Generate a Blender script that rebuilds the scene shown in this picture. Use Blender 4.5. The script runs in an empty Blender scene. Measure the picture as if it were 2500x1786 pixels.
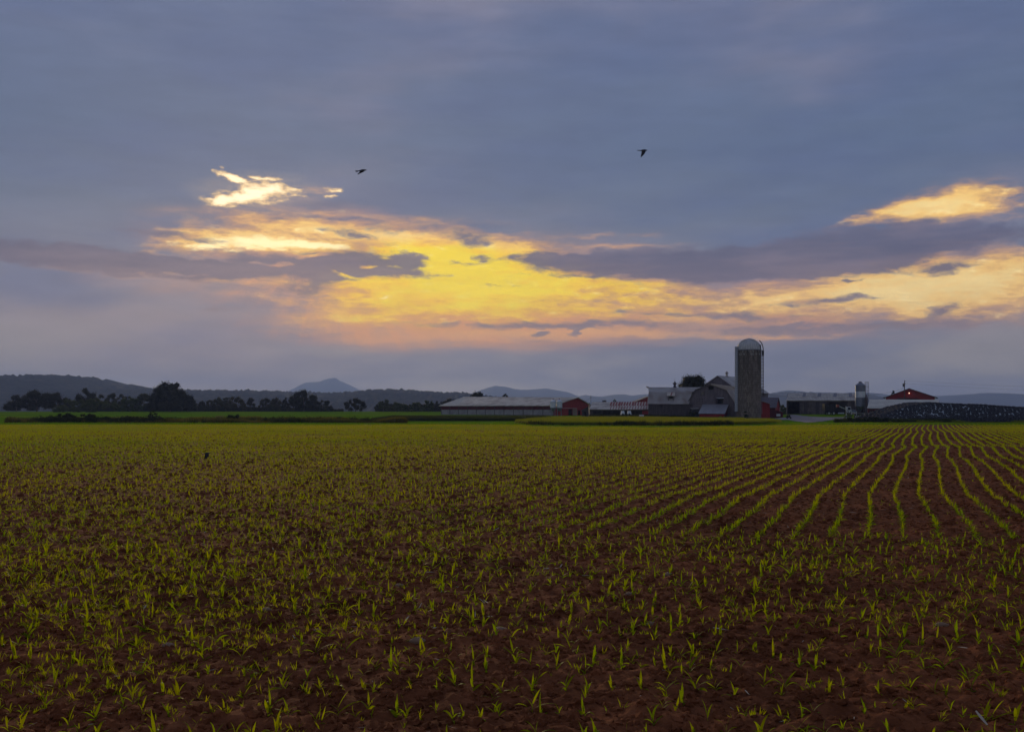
import bpy, bmesh, math, random
import numpy as np
from mathutils import Vector, Matrix
R = math.radians
random.seed(7)
rng = np.random.default_rng(11)
SC = bpy.context.scene
COL = SC.collection

def lin(r, g, b):
    f = lambda c: (c / 255 / 12.92) if c / 255 <= 0.04045 else ((c / 255 + 0.055) / 1.055) ** 2.4
    return (f(r), f(g), f(b), 1.0)

# ------------------------------------------------------------------ camera
EYE, F, HX, HY = 2.5, 2500.0, 1250.0, 1000.0     # eye height, focal length and horizon point in photo pixels
cam_d = bpy.data.cameras.new('camera')
cam = bpy.data.objects.new('camera', cam_d)
COL.objects.link(cam)
cam.location = (0, 0, EYE)
cam.rotation_euler = (R(90), 0, 0)
cam_d.sensor_width = 36
cam_d.lens = 36
cam_d.shift_y = (HY - 893) / 2500
cam_d.clip_start = 0.1
cam_d.clip_end = 40000
SC.camera = cam

def at(px, py, Y):                       # a point of the photo at depth Y
    return Vector(((px - HX) / F * Y, Y, EYE + (HY - py) / F * Y))

# ------------------------------------------------------------------ render and exposure
SC.view_settings.view_transform = 'Standard'
SC.view_settings.look = 'None'
SC.view_settings.gamma = 1
SC.view_settings.exposure = 0.0
SC.view_settings.use_curve_mapping = False
cy = SC.cycles
cy.max_bounces = 5; cy.diffuse_bounces = 3; cy.glossy_bounces = 2; cy.transmission_bounces = 4
cy.transparent_max_bounces = 4; cy.volume_bounces = 0
cy.caustics_reflective = False; cy.caustics_refractive = False
cy.use_denoising = True
cy.denoiser = 'OPENIMAGEDENOISE'
cy.sample_clamp_indirect = 4

# ------------------------------------------------------------------ sun (veiled by cloud, low, ahead and to the left)
SUN_EL, SUN_AZ = 9.3, -13.5
sd = bpy.data.lights.new('sun', 'SUN')
sd.energy = 1.5
sd.angle = R(12)
sd.color = (1.0, 0.78, 0.48)
sun = bpy.data.objects.new('sun', sd)
COL.objects.link(sun)
d = Vector((math.sin(R(SUN_AZ)) * math.cos(R(SUN_EL)), math.cos(R(SUN_AZ)) * math.cos(R(SUN_EL)), math.sin(R(SUN_EL))))
sun.rotation_euler = d.to_track_quat('Z', 'Y').to_euler()
sun.location = (0, 0, 60)

# ------------------------------------------------------------------ sky
W = bpy.data.worlds.new('World')
SC.world = W
W.use_nodes = True
W.cycles.sampling_method = 'MANUAL'
W.cycles.sample_map_resolution = 1024
nt = W.node_tree
for n in list(nt.nodes): nt.nodes.remove(n)
N, LK = nt.nodes, nt.links

def M(op, a, b=None, c=None, clamp=False):
    n = N.new('ShaderNodeMath'); n.operation = op; n.use_clamp = clamp
    for i, v in enumerate((a, b, c)):
        if v is None: continue
        if isinstance(v, (int, float)): n.inputs[i].default_value = v
        else: LK.new(v, n.inputs[i])
    return n.outputs[0]

def V(op, a, b=None):
    n = N.new('ShaderNodeVectorMath'); n.operation = op
    for i, v in enumerate((a, b)):
        if v is None: continue
        if isinstance(v, (tuple, list)): n.inputs[i].default_value = v
        elif isinstance(v, float): n.inputs['Scale'].default_value = v
        else: LK.new(v, n.inputs[i])
    return n.outputs[0] if op not in ('LENGTH', 'DOT_PRODUCT') else n.outputs['Value']

def noise(vec, scale, detail, rough=0.55, stretch=(1, 1, 1), off=0.0, col=False):
    v = V('MULTIPLY', vec, tuple(stretch))
    if off: v = V('ADD', v, (off, off * 1.7, off * 0.6))
    n = N.new('ShaderNodeTexNoise')
    n.inputs['Scale'].default_value = scale; n.inputs['Detail'].default_value = detail
    n.inputs['Roughness'].default_value = rough
    LK.new(v, n.inputs['Vector'])
    return n.outputs['Color' if col else 'Fac']

def sstep(x, a, b, lo=0.0, hi=1.0):
    n = N.new('ShaderNodeMapRange'); n.interpolation_type = 'SMOOTHSTEP'
    n.inputs['From Min'].default_value = a; n.inputs['From Max'].default_value = b
    n.inputs['To Min'].default_value = lo; n.inputs['To Max'].default_value = hi
    LK.new(x, n.inputs['Value'])
    return n.outputs['Result']

def mixc(f, a, b):
    n = N.new('ShaderNodeMix'); n.data_type = 'RGBA'
    if isinstance(f, (int, float)): n.inputs[0].default_value = f
    else: LK.new(f, n.inputs[0])
    for i, v in ((6, a), (7, b)):
        if isinstance(v, tuple): n.inputs[i].default_value = v
        else: LK.new(v, n.inputs[i])
    return n.outputs[2]

def ramp(x, stops, interp='LINEAR'):
    n = N.new('ShaderNodeValToRGB'); cr = n.color_ramp; cr.interpolation = interp
    while len(cr.elements) < len(stops): cr.elements.new(0.5)
    for e, (p, c) in zip(cr.elements, stops): e.position = p
    for e, (p, c) in zip(cr.elements, stops): e.color = c
    LK.new(x, n.inputs[0])
    return n.outputs[0]

def azel(px, py):
    a = math.atan((px - HX) / F)
    return a, math.atan((HY - py) / F * math.cos(a))

def blobs(vec, lst):                      # clouds and gaps: soft ellipses at a bearing and an elevation
    tot = None
    for (px, py, rx, ry, rot, amp) in lst:
        a, e = azel(px, py)
        n = N.new('ShaderNodeMapping'); n.vector_type = 'TEXTURE'
        n.inputs['Location'].default_value = (a, e, 0)
        n.inputs['Rotation'].default_value = (0, 0, R(-rot))
        n.inputs['Scale'].default_value = (rx / F, ry / F, 1)
        LK.new(vec, n.inputs['Vector'])
        g = N.new('ShaderNodeTexGradient'); g.gradient_type = 'QUADRATIC_SPHERE'
        g2 = N.new('ShaderNodeTexGradient'); g2.gradient_type = 'SPHERICAL'
        N.remove(g)
        LK.new(n.outputs[0], g2.inputs[0])
        if tot is None: tot = M('MULTIPLY', g2.outputs['Fac'], amp)
        else: tot = M('MULTIPLY_ADD', g2.outputs['Fac'], amp, tot)
    return tot

tc = N.new('ShaderNodeTexCoord')
dirv = V('NORMALIZE', tc.outputs['Generated'])
sp = N.new('ShaderNodeSeparateXYZ'); LK.new(dirv, sp.inputs[0])
az = M('ARCTAN2', sp.outputs[0], sp.outputs[1])
el = M('ARCSINE', sp.outputs[2])
cb = N.new('ShaderNodeCombineXYZ'); LK.new(az, cb.inputs[0]); LK.new(el, cb.inputs[1])
P0 = cb.outputs[0]
def warp(p, amt, scale, detail, stretch, off):
    c = noise(dirv, scale, detail, 0.6, stretch, off, col=True)
    c = V('SUBTRACT', c, (0.5, 0.5, 0.5))
    c = V('MULTIPLY', c, (amt[0], amt[1], 0.0))
    return V('ADD', p, c)
P1 = warp(P0, (0.045, 0.013), 7, 6, (1, 1, 4.5), 3.1)          # broad, streaky
P2 = warp(P1, (0.02, 0.012), 40, 6, (1, 1, 2.4), 9.4)         # ragged edges

n_str = noise(dirv, 9, 8, 0.62, (1, 1, 7), 1.3)               # long streaks
n_puf = noise(dirv, 42, 8, 0.66, (1, 1, 2.6), 5.2)            # small puffs
n_big = noise(dirv, 2.6, 4, 0.5, (1, 1, 3.2), 7.7)            # large soft masses

# overcast sheet: colour by elevation, then large soft masses
elp = M('MULTIPLY', el, F / 1000)                              # ~ photo pixels above the horizon / 1000
sheet = ramp(M('MULTIPLY_ADD', M('SUBTRACT', n_big, 0.5), 0.22, elp), [
    (0.00, lin(226, 210, 188)), (0.04, lin(198, 186, 170)), (0.12, lin(156, 148, 145)), (0.22, lin(138, 129, 138)),
    (0.34, lin(116, 119, 138)), (0.46, lin(97, 109, 133)), (0.60, lin(87, 103, 132)), (0.80, lin(92, 106, 136)), (1.0, lin(99, 111, 140))])
sheet = mixc(sstep(n_big, 0.50, 0.70, 0, 0.55), sheet, lin(128, 125, 145))
n_mid = noise(dirv, 4.2, 6, 0.55, (1, 1, 4), 21.0)
sheet = mixc(sstep(n_mid, 0.36, 0.60, 0.65, 0.0), sheet, lin(84, 99, 134))
# warm light spreading through the sheet round the openings
warm = blobs(P1, [(1150, 700, 950, 190, 0, 1.0), (640, 560, 460, 120, 0, 0.7), (2250, 690, 560, 170, 0, 0.7), (1020, 790, 500, 95, 0, 0.85), (1400, 805, 760, 75, 0, 0.75), (1900, 800, 500, 60, 0, 0.4), (900, 560, 420, 70, 6, 0.4),
                  (430, 690, 400, 50, 0, 0.4)])
warm = M('MULTIPLY', warm, sstep(n_str, 0.25, 0.7, 0.5, 1.2))
# shafts of light fanning down from the bright gap
sa_, se_ = azel(800, 560)
ang = M('ARCTAN2', M('SUBTRACT', az, sa_), M('SUBTRACT', se_, el))
cbr = N.new('ShaderNodeCombineXYZ'); LK.new(M('MULTIPLY', ang, 5.0), cbr.inputs[0])
ray = noise(cbr.outputs[0], 1.0, 3, 0.55)
raym = M('MULTIPLY', sstep(el, se_, se_ - 0.05), sstep(el, 0.035, 0.075))
warm = M('MULTIPLY', warm, M('ADD', 1.0, M('MULTIPLY', raym, sstep(ray, 0.35, 0.65, -0.18, 0.18))))
sheet = mixc(sstep(warm, 0.15, 1.35, 0, 0.95), sheet, lin(230, 158, 100))

# openings: broad thin cloud glowing, then the clear gold behind it
G1 = [(1160, 716, 600, 118, -1, 1.5), (1060, 662, 360, 90, 6, 0.85), (930, 590, 420, 74, 5, 0.85), (1200, 620, 330, 90, 8, 0.65), (1600, 735, 380, 80, 3, 0.55), (640, 545, 330, 60, 0, 0.45),
    (590, 588, 220, 34, 2, 1.25), (700, 590, 170, 26, 3, 0.9), (470, 603, 150, 36, -4, 0.95), (860, 690, 120, 50, 8, 0.35), (800, 560, 240, 24, 4, 0.55),
    (900, 765, 260, 50, 5, 0.42), (780, 790, 200, 30, 0, 0.3), (1250, 600, 160, 30, 10, 0.4),
    (2150, 705, 380, 80, -3, 1.1), (2400, 690, 380, 110, 0, 1.1), (1860, 740, 300, 50, -6, 0.6), (2330, 512, 260, 46, -3, 1.0), (2320, 486, 170, 42, -8, 0.9), (2170, 520, 130, 20, -10, 0.8),
    (330, 668, 260, 16, 2, 0.55), (560, 678, 240, 12, 2, 0.4), (2250, 770, 260, 36, 0, 0.45)]
gold = blobs(P2, G1)
gg = sstep(gold, 0.0, 0.35)
def gated(base, gate, n_, k): return M('ADD', base, M('MULTIPLY', gate, M('MULTIPLY', M('SUBTRACT', n_, 0.5), k)))
n_thin = noise(dirv, 26, 7, 0.6, (1, 1, 5.5), 14.0)
n_wisp = noise(V('ADD', dirv, V('MULTIPLY', noise(dirv, 30, 4, 0.6, (1, 1, 2.5), 3.3, col=True), (0.02, 0.02, 0.01))), 70, 7, 0.62, (1, 1, 3.6), 2.2)
gold = gated(gold, gg, n_puf, 1.5)
gold = gated(gold, gg, n_str, 1.2)
gold = gated(gold, gg, n_thin, 1.6)
streaks = blobs(P2, [(1300, 817, 420, 22, 0, 1.0), (1600, 812, 300, 14, 3, 0.9), (1900, 822, 240, 10, 0, 0.8), (1100, 775, 420, 22, 0, 0.7), (1750, 775, 330, 16, 0, 0.7), (1500, 600, 240, 10, 0, 0.5),
                     (1500, 575, 200, 9, 0, 0.4), (2060, 595, 60, 9, 0, 0.9), (2290, 615, 110, 22, -12, 0.8), (2270, 640, 90, 9, -6, 0.7), (980, 830, 260, 18, 0, 0.4), (1450, 770, 260, 10, 0, 0.6), (690, 810, 160, 14, 0, 0.3), (760, 465, 90, 14, 0, 0.5)])
streaks = gated(streaks, sstep(streaks, 0.0, 0.3), n_thin, 1.6)
sheet = mixc(sstep(streaks, 0.0, 1.25, 0, 0.9), sheet, lin(236, 172, 108))
holes = blobs(P2, [(620, 480, 135, 26, -7, 1.5), (560, 431, 44, 15, 20, 2.0), (585, 440, 30, 10, 30, 1.0), (670, 464, 90, 20, 3, 1.0), (655, 438, 46, 7, 2, 1.1), (548, 490, 36, 12, -20, 1.2),
                   (735, 463, 26, 8, 0, 1.0), (812, 463, 30, 6, 0, 0.8), (760, 482, 24, 6, 0, 0.8), (812, 480, 24, 6, 0, 0.7)])
hg = sstep(holes, 0.0, 0.3)
holes = gated(holes, hg, n_puf, 3.0)
holes = gated(holes, hg, n_wisp, 2.6)

# dark cloud bars in front
bars = blobs(P2, [
    (240, 636, 380, 36, 3, 2.6), (500, 655, 230, 22, 3, 1.0), (860, 640, 210, 46, 0, 1.45), (720, 662, 260, 30, 2, 1.2), (620, 626, 110, 18, 2, 1.0), (980, 668, 130, 17, 3, 1.0),
    (1000, 632, 62, 18, 0, 1.1), (1010, 648, 40, 12, 0, 0.8), (740, 705, 110, 30, 0, 0.75), (1170, 628, 34, 12, 0, 0.7), (1120, 645, 60, 9, 0, 0.5), (560, 648, 130, 20, 0, 0.8),
    (1700, 642, 560, 46, 1, 2.3), (1420, 636, 240, 22, 2, 1.1), (2080, 610, 380, 70, -3, 1.9), (1800, 668, 330, 34, -3, 0.9), (2300, 655, 90, 15, -4, 0.9), (2280, 575, 260, 36, 0, 1.2),
    (1330, 795, 420, 13, 0, 1.1), (1950, 802, 330, 18, 0, 1.0), (2010, 735, 150, 11, -2, 1.0), (1800, 772, 220, 12, 2, 0.8), (1560, 770, 150, 9, 1, 0.6), (2300, 792, 200, 18, 0, 0.9),
    (1320, 815, 24, 7, 0, 1.3), (1395, 816, 18, 6, 0, 1.2), (1400, 806, 16, 7, -30, 1.0), (2070, 684, 32, 5, -4, 1.2), (2300, 758, 50, 22, -20, 1.2),
    (850, 533, 130, 12, 0, 1.1), (690, 534, 60, 8, 0, 1.0), (760, 500, 210, 13, 0, 1.1), (880, 575, 110, 14, 10, 0.9), (1150, 583, 90, 26, 0, 0.9), (430, 575, 190, 12, 4, 0.9),
    (690, 650, 60, 9, 0, -1.6), (560, 652, 60, 10, 0, -1.4), (625, 640, 40, 7, 0, -1.2), (840, 672, 50, 7, 10, -1.0), (905, 655, 24, 8, 0, -1.2), (760, 622, 40, 8, -10, -1.1), (460, 668, 60, 6, 0, -1.0),
    (1040, 555, 240, 24, 0, 0.6), (540, 745, 120, 18, 0, 0.4), (1200, 700, 160, 6, 3, 0.3), (1350, 675, 200, 7, 0, 0.35)])
bg_ = sstep(bars, 0.0, 0.3)
bars = gated(bars, bg_, n_puf, 2.5)
bars = gated(bars, bg_, n_str, 0.6)
bars = gated(bars, bg_, n_wisp, 0.7)

sat = sstep(blobs(P1, [(1220, 730, 640, 170, 0, 1.0), (950, 650, 330, 90, 0, 0.6)]), 0.05, 0.5)
g_r = M('MULTIPLY', gold, 0.62)
g_pale = ramp(g_r, [(0.0, lin(196, 146, 118)), (0.30, lin(232, 172, 104)), (0.62, lin(255, 204, 112)), (1.0, lin(255, 220, 142))])
g_deep = ramp(g_r, [(0.0, lin(200, 142, 100)), (0.30, lin(240, 168, 62)), (0.60, lin(255, 200, 40)), (1.0, lin(255, 222, 34))])
core = sstep(gated(gated(blobs(P2, [(650, 588, 190, 20, 1, 1.5), (520, 602, 130, 16, 0, 1.0), (790, 596, 130, 10, 3, 0.8)]), 1.0, n_puf, 2.4), 1.0, n_wisp, 1.8), 0.15, 1.15)
g_col = mixc(sat, g_pale, g_deep)
g_col = mixc(core, g_col, (1.3, 1.08, 0.55, 1))
g_col = mixc(M('MULTIPLY', sstep(n_wisp, 0.42, 0.62, 0.45, 0.0), sstep(gold, 1.3, 0.5)), g_col, lin(214, 158, 96))
sky = mixc(sstep(gold, -0.05, 1.2), sheet, g_col)
b_col = ramp(elp, [(0.16, lin(146, 124, 122)), (0.28, lin(108, 96, 110)), (0.37, lin(88, 88, 112)), (0.48, lin(98, 102, 128))])
b_col = mixc(sstep(n_str, 0.35, 0.7, 0, 0.4), b_col, lin(142, 126, 136))
sky = mixc(sstep(bars, 0.05, 0.95, 0, 0.95), sky, b_col)
halo = blobs(P1, [(640, 470, 190, 50, 0, 0.55)])
sky = mixc(M('MULTIPLY', halo, sstep(n_wisp, 0.35, 0.6, 0.4, 1.0)), sky, lin(190, 166, 146))
sky = mixc(sstep(holes, 0.0, 0.95), sky, lin(236, 196, 138))
sky = mixc(sstep(holes, 0.5, 1.6), sky, (1.3, 1.1, 0.72, 1))
wisps = gated(blobs(P2, [(1080, 440, 90, 10, 8, 0.7)]), 1.0, n_wisp, 1.2)
sky = mixc(sstep(wisps, 0.45, 0.9, 0, 0.35), sky, lin(138, 136, 152))
sky = V('MULTIPLY', sky, (1, 1, 1))
fine = sstep(noise(dirv, 16, 9, 0.6, (1, 1, 5), 31.0), 0.2, 0.8, 0.93, 1.07)
sky = mixc(1.0, (0, 0, 0, 1), V('SCALE', sky, None)) if False else sky
vm = N.new('ShaderNodeVectorMath'); vm.operation = 'SCALE'; LK.new(sky, vm.inputs[0]); LK.new(fine, vm.inputs['Scale'])
cloud_bg = N.new('ShaderNodeBackground'); LK.new(vm.outputs[0], cloud_bg.inputs[0]); cloud_bg.inputs[1].default_value = 1.16
st = N.new('ShaderNodeTexSky'); st.sky_type = 'NISHITA'; st.sun_disc = False
st.sun_elevation = R(SUN_EL); st.sun_rotation = R(SUN_AZ); st.air_density = 1.2; st.dust_density = 2.0
air_bg = N.new('ShaderNodeBackground'); LK.new(st.outputs[0], air_bg.inputs[0]); air_bg.inputs[1].default_value = 0.05
mx = N.new('ShaderNodeMixShader'); mx.inputs[0].default_value = 0.965
LK.new(air_bg.outputs[0], mx.inputs[1]); LK.new(cloud_bg.outputs[0], mx.inputs[2])
wo = N.new('ShaderNodeOutputWorld'); LK.new(mx.outputs[0], wo.inputs[0])
# ------------------------------------------------------------------ helpers: tags, meshes, materials
def tag(o, label=None, cat=None, group=None, kind=None):
    if label: o['label'] = label
    if cat: o['category'] = cat
    if group: o['group'] = group
    if kind: o['kind'] = kind
    return o

def empty(name, loc, label, cat, group=None):
    o = bpy.data.objects.new(name, None); COL.objects.link(o); o.location = loc
    o.empty_display_size = 0.2
    return tag(o, label, cat, group)

class MB:
    """Collects vertices (world coordinates) and faces; build() links them as one mesh object."""
    def __init__(s): s.v = []; s.f = []
    def poly(s, pts):
        b = len(s.v); s.v += [tuple(p) for p in pts]; s.f.append(tuple(range(b, b + len(pts)))); return s
    def hexa(s, lo, hi):                     # two quads with the same winding
        b = len(s.v); s.v += [tuple(p) for p in lo] + [tuple(p) for p in hi]; n = len(lo)
        s.f.append(tuple(range(b + n - 1, b - 1, -1))); s.f.append(tuple(range(b + n, b + 2 * n)))
        for i in range(n):
            j = (i + 1) % n; s.f.append((b + i, b + j, b + n + j, b + n + i))
        return s
    def box(s, x0, x1, y0, y1, z0, z1):
        return s.hexa([(x0, y0, z0), (x1, y0, z0), (x1, y1, z0), (x0, y1, z0)], [(x0, y0, z1), (x1, y0, z1), (x1, y1, z1), (x0, y1, z1)])
    def slab(s, pts, t, up=None):            # a flat plate, thickness t below its top face
        p = [Vector(q) for q in pts]; n = (p[1] - p[0]).cross(p[2] - p[0]).normalized()
        if up is None and n.z < 0: n = -n
        if up is not None and n.dot(up) < 0: n = -n
        return s.hexa([q - n * t for q in p], p)
    def bar(s, a, b, r, n=6, r2=None):
        a, b = Vector(a), Vector(b); d = (b - a).normalized()
        u = d.orthogonal().normalized(); w = d.cross(u); r2 = r if r2 is None else r2
        k = [2 * math.pi * i / n for i in range(n)]
        return s.hexa([a + (u * math.cos(q) + w * math.sin(q)) * r for q in k], [b + (u * math.cos(q) + w * math.sin(q)) * r2 for q in k])
    def lathe(s, c, prof, n=24, a0=0.0, a1=2 * math.pi, closed=True):
        b = len(s.v); m = n if closed else n + 1
        for (r, z) in prof:
            for i in range(m):
                q = a0 + (a1 - a0) * i / n; s.v.append((c[0] + r * math.cos(q), c[1] + r * math.sin(q), c[2] + z))
        for j in range(len(prof) - 1):
            for i in range(n):
                k = (i + 1) % m if closed else i + 1
                s.f.append((b + j * m + i, b + j * m + k, b + (j + 1) * m + k, b + (j + 1) * m + i))
        return s
    def build(s, name, mat, parent=None, loc=None, smooth=False):
        o0 = parent.matrix_basis.translation if parent is not None and loc is None else Vector(loc or (0, 0, 0))
        if parent is not None and loc is None:
            q = parent
            o0 = Vector((0, 0, 0))
            while q is not None: o0 = o0 + Vector(q.location); q = q.parent
        me = bpy.data.meshes.new(name)
        me.from_pydata([(x - o0[0], y - o0[1], z - o0[2]) for x, y, z in s.v], [], s.f)
        bm = bmesh.new(); bm.from_mesh(me); bmesh.ops.recalc_face_normals(bm, faces=bm.faces); bm.to_mesh(me); bm.free()
        if smooth: me.polygons.foreach_set('use_smooth', [True] * len(me.polygons))
        me.materials.append(mat)
        o = bpy.data.objects.new(name, me); COL.objects.link(o)
        if parent is not None: o.parent = parent
        elif loc is not None: o.location = loc
        return o

def wall(mb, A, B, z0, top, holes=(), t=0.18, inward=None):
    """Vertical wall from A to B (x, y), foot z0, top = [(u, z), ...] along its length in metres, rectangular holes (u0, u1, v0, v1) left open."""
    A, B = Vector((A[0], A[1], 0)), Vector((B[0], B[1], 0)); L = (B - A).length; d = (B - A) / L
    n = Vector((-d.y, d.x, 0))
    if inward is not None and n.dot(Vector((inward[0], inward[1], 0))) < 0: n = -n
    tu = [p[0] for p in top]; tz = [p[1] for p in top]
    T = lambda u: float(np.interp(u, tu, tz))
    cuts = sorted({0.0, L} | {min(max(p, 0), L) for p in tu} | {min(max(h[i], 0), L) for h in holes for i in (0, 1)})
    for a, b in zip(cuts[:-1], cuts[1:]):
        if b - a < 1e-4: continue
        m = (a + b) / 2; hs = sorted((h[2], h[3]) for h in holes if h[0] < m < h[1])
        lo = z0; segs = []
        for v0, v1 in hs:
            if v0 > lo: segs.append((lo, lo, v0, v0))
            lo = max(lo, v1)
        if T(m) > lo: segs.append((lo, lo, T(a), T(b)))
        for la, lb, ha, hb in segs:
            q = [A + d * a + Vector((0, 0, la)), A + d * b + Vector((0, 0, lb)), A + d * b + Vector((0, 0, hb)), A + d * a + Vector((0, 0, ha))]
            mb.hexa(q, [p + n * t for p in q])
    return mb

def mat(name, c1, c2=None, scale=3.0, rough=0.8, bump=0.0, stretch=(1, 1, 1), metal=0.0, detail=5, lo=0.35, hi=0.65, spec=0.35, c3=None, s3=0.4):
    m = bpy.data.materials.new(name); m.use_nodes = True; t = m.node_tree; b = t.nodes['Principled BSDF']
    b.inputs['Roughness'].default_value = rough; b.inputs['Metallic'].default_value = metal
    b.inputs['Specular IOR Level'].default_value = spec
    c4 = lambda c: (c[0], c[1], c[2], 1)
    b.inputs['Base Color'].default_value = c4(c1)
    if c2 is not None:
        tx = t.nodes.new('ShaderNodeTexCoord'); mp = t.nodes.new('ShaderNodeMapping'); mp.inputs['Scale'].default_value = stretch
        t.links.new(tx.outputs['Object'], mp.inputs[0])
        n = t.nodes.new('ShaderNodeTexNoise'); n.inputs['Scale'].default_value = scale; n.inputs['Detail'].default_value = detail
        n.inputs['Roughness'].default_value = 0.6
        t.links.new(mp.outputs[0], n.inputs['Vector'])
        r = t.nodes.new('ShaderNodeValToRGB'); r.color_ramp.elements[0].position = lo; r.color_ramp.elements[1].position = hi
        r.color_ramp.elements[0].color = c4(c1); r.color_ramp.elements[1].color = c4(c2)
        t.links.new(n.outputs['Fac'], r.inputs[0]); out = r.outputs[0]
        if c3 is not None:
            n3 = t.nodes.new('ShaderNodeTexNoise'); n3.inputs['Scale'].default_value = s3; n3.inputs['Detail'].default_value = 4
            t.links.new(tx.outputs['Object'], n3.inputs['Vector'])
            mr = t.nodes.new('ShaderNodeMapRange'); mr.inputs[1].default_value = 0.45; mr.inputs[2].default_value = 0.68
            t.links.new(n3.outputs['Fac'], mr.inputs[0])
            mx = t.nodes.new('ShaderNodeMix'); mx.data_type = 'RGBA'; t.links.new(mr.outputs[0], mx.inputs[0])
            t.links.new(out, mx.inputs[6]); mx.inputs[7].default_value = c4(c3); out = mx.outputs[2]
        t.links.new(out, b.inputs['Base Color'])
        if bump:
            bp = t.nodes.new('ShaderNodeBump'); bp.inputs['Strength'].default_value = min(1, bump); bp.inputs['Distance'].default_value = 0.05
            t.links.new(n.outputs['Fac'], bp.inputs['Height']); t.links.new(bp.outputs[0], b.inputs['Normal'])
    return m

def leafmat(name, ca, cb, ta, tb, f=0.5, patch=0.02, seedscale=1.0, rough=0.5):
    """Leaves: reflecting and letting light through, with a shade of its own for each plant and for each patch of the field."""
    m = bpy.data.materials.new(name); m.use_nodes = True; t = m.node_tree
    for n in list(t.nodes): t.nodes.remove(n)
    nn, lk = t.nodes.new, t.links.new
    oi = nn('ShaderNodeObjectInfo'); g = nn('ShaderNodeNewGeometry')
    no = nn('ShaderNodeTexNoise'); no.inputs['Scale'].default_value = patch; no.inputs['Detail'].default_value = 3
    lk(g.outputs['Position'], no.inputs['Vector'])
    ad = nn('ShaderNodeMath'); ad.operation = 'MULTIPLY_ADD'; lk(oi.outputs['Random'], ad.inputs[0]); ad.inputs[1].default_value = 0.55
    s2 = nn('ShaderNodeMapRange'); s2.inputs[1].default_value = 0.35; s2.inputs[2].default_value = 0.65; s2.inputs[4].default_value = 0.5
    lk(no.outputs['Fac'], s2.inputs[0]); lk(s2.outputs[0], ad.inputs[2])
    def mixed(a, b):
        x = nn('ShaderNodeMix'); x.data_type = 'RGBA'; lk(ad.outputs[0], x.inputs[0]); x.inputs[6].default_value = (*a, 1); x.inputs[7].default_value = (*b, 1)
        return x.outputs[2]
    df = nn('ShaderNodeBsdfPrincipled'); df.inputs['Roughness'].default_value = rough; df.inputs['Specular IOR Level'].default_value = 0.02
    lk(mixed(ca, cb), df.inputs['Base Color'])
    tr = nn('ShaderNodeBsdfTranslucent'); lk(mixed(ta, tb), tr.inputs[0])
    ms = nn('ShaderNodeMixShader'); ms.inputs[0].default_value = f; lk(df.outputs[0], ms.inputs[1]); lk(tr.outputs[0], ms.inputs[2])
    o = nn('ShaderNodeOutputMaterial'); lk(ms.outputs[0], o.inputs[0])
    return m

# ------------------------------------------------------------------ the lie of the land
def vnoise(x, y, seed=0):
    xi = np.floor(x).astype(np.int64); yi = np.floor(y).astype(np.int64); fx = x - xi; fy = y - yi
    def h(a, b):
        k = (a * 374761393 + b * 668265263 + seed * 1442695041) & 0x7fffffff
        k = ((k ^ (k >> 13)) * 1274126177) & 0x7fffffff
        return ((k ^ (k >> 16)) & 0xffff) / 65535.0
    u = fx * fx * (3 - 2 * fx); v = fy * fy * (3 - 2 * fy)
    return (h(xi, yi) * (1 - u) + h(xi + 1, yi) * u) * (1 - v) + (h(xi, yi + 1) * (1 - u) + h(xi + 1, yi + 1) * u) * v

def ss(t): t = np.clip(t, 0, 1); return t * t * (3 - 2 * t)

PA = [-9, -0.02, 0.004, 0.02, 0.05, 0.14, 0.20, 0.24, 0.262, 9]
PY = [178, 178, 176, 160, 154, 152, 154, 162, 178, 178]
def field_edge(a): return np.interp(a, PA, PY)

def gz(x, y):
    x = np.asarray(x, float); y = np.asarray(y, float)
    yy = np.maximum(y, 1.0); a = x / yy
    rise = 1.76 * np.clip((y - 180) / 280, 0, 1)
    mid = 1 - 0.72 * ss((a - 0.12) / 0.08)
    rr = 1.24 * np.clip((y - 188) / 106, 0, 1) + 0.003 * np.clip(y - 294, 0, 200)
    k = ss((a - 0.245) / 0.03)
    z = rise * mid * (1 - k) + rr * k
    # grass patch between the field and the barns stands a little proud
    ye = field_edge(a)
    inp = ss((y - ye) / 1.2) * ss((238 - y) / 14) * ss((a - 0.0) / 0.03) * ss((0.268 - a) / 0.02)
    z = z + 0.42 * inp
    # beyond the crest the land falls away
    z = z - 6.0 * ss((y - 475) / 200)
    return z

def gz1(x, y): return float(gz(x, y))

def ground_at(px, py, y0=8.0, y1=600.0):
    for Y in np.arange(y0, y1, 0.25):
        p = at(px, py, Y)
        if p.z <= gz1(p.x, p.y): return Vector((p.x, p.y, gz1(p.x, p.y)))
    return at(px, py, y1)

def grid_mesh(name, X, Y, Z, material):
    n, m = X.shape
    co = np.stack([X, Y, Z], -1).reshape(-1, 3).astype(np.float32)
    i = np.arange(n - 1)[:, None] * m + np.arange(m - 1)[None, :]
    f = np.stack([i, i + 1, i + m + 1, i + m], -1).reshape(-1, 4)
    me = bpy.data.meshes.new(name)
    me.vertices.add(len(co)); me.vertices.foreach_set('co', co.ravel())
    me.loops.add(f.size); me.loops.foreach_set('vertex_index', f.ravel().astype(np.int32))
    me.polygons.add(len(f)); me.polygons.foreach_set('loop_start', np.arange(0, f.size, 4, dtype=np.int32))
    me.polygons.foreach_set('use_smooth', np.ones(len(f), bool))
    me.update(); me.materials.append(material)
    o = bpy.data.objects.new(name, me); COL.objects.link(o)
    return o

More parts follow.
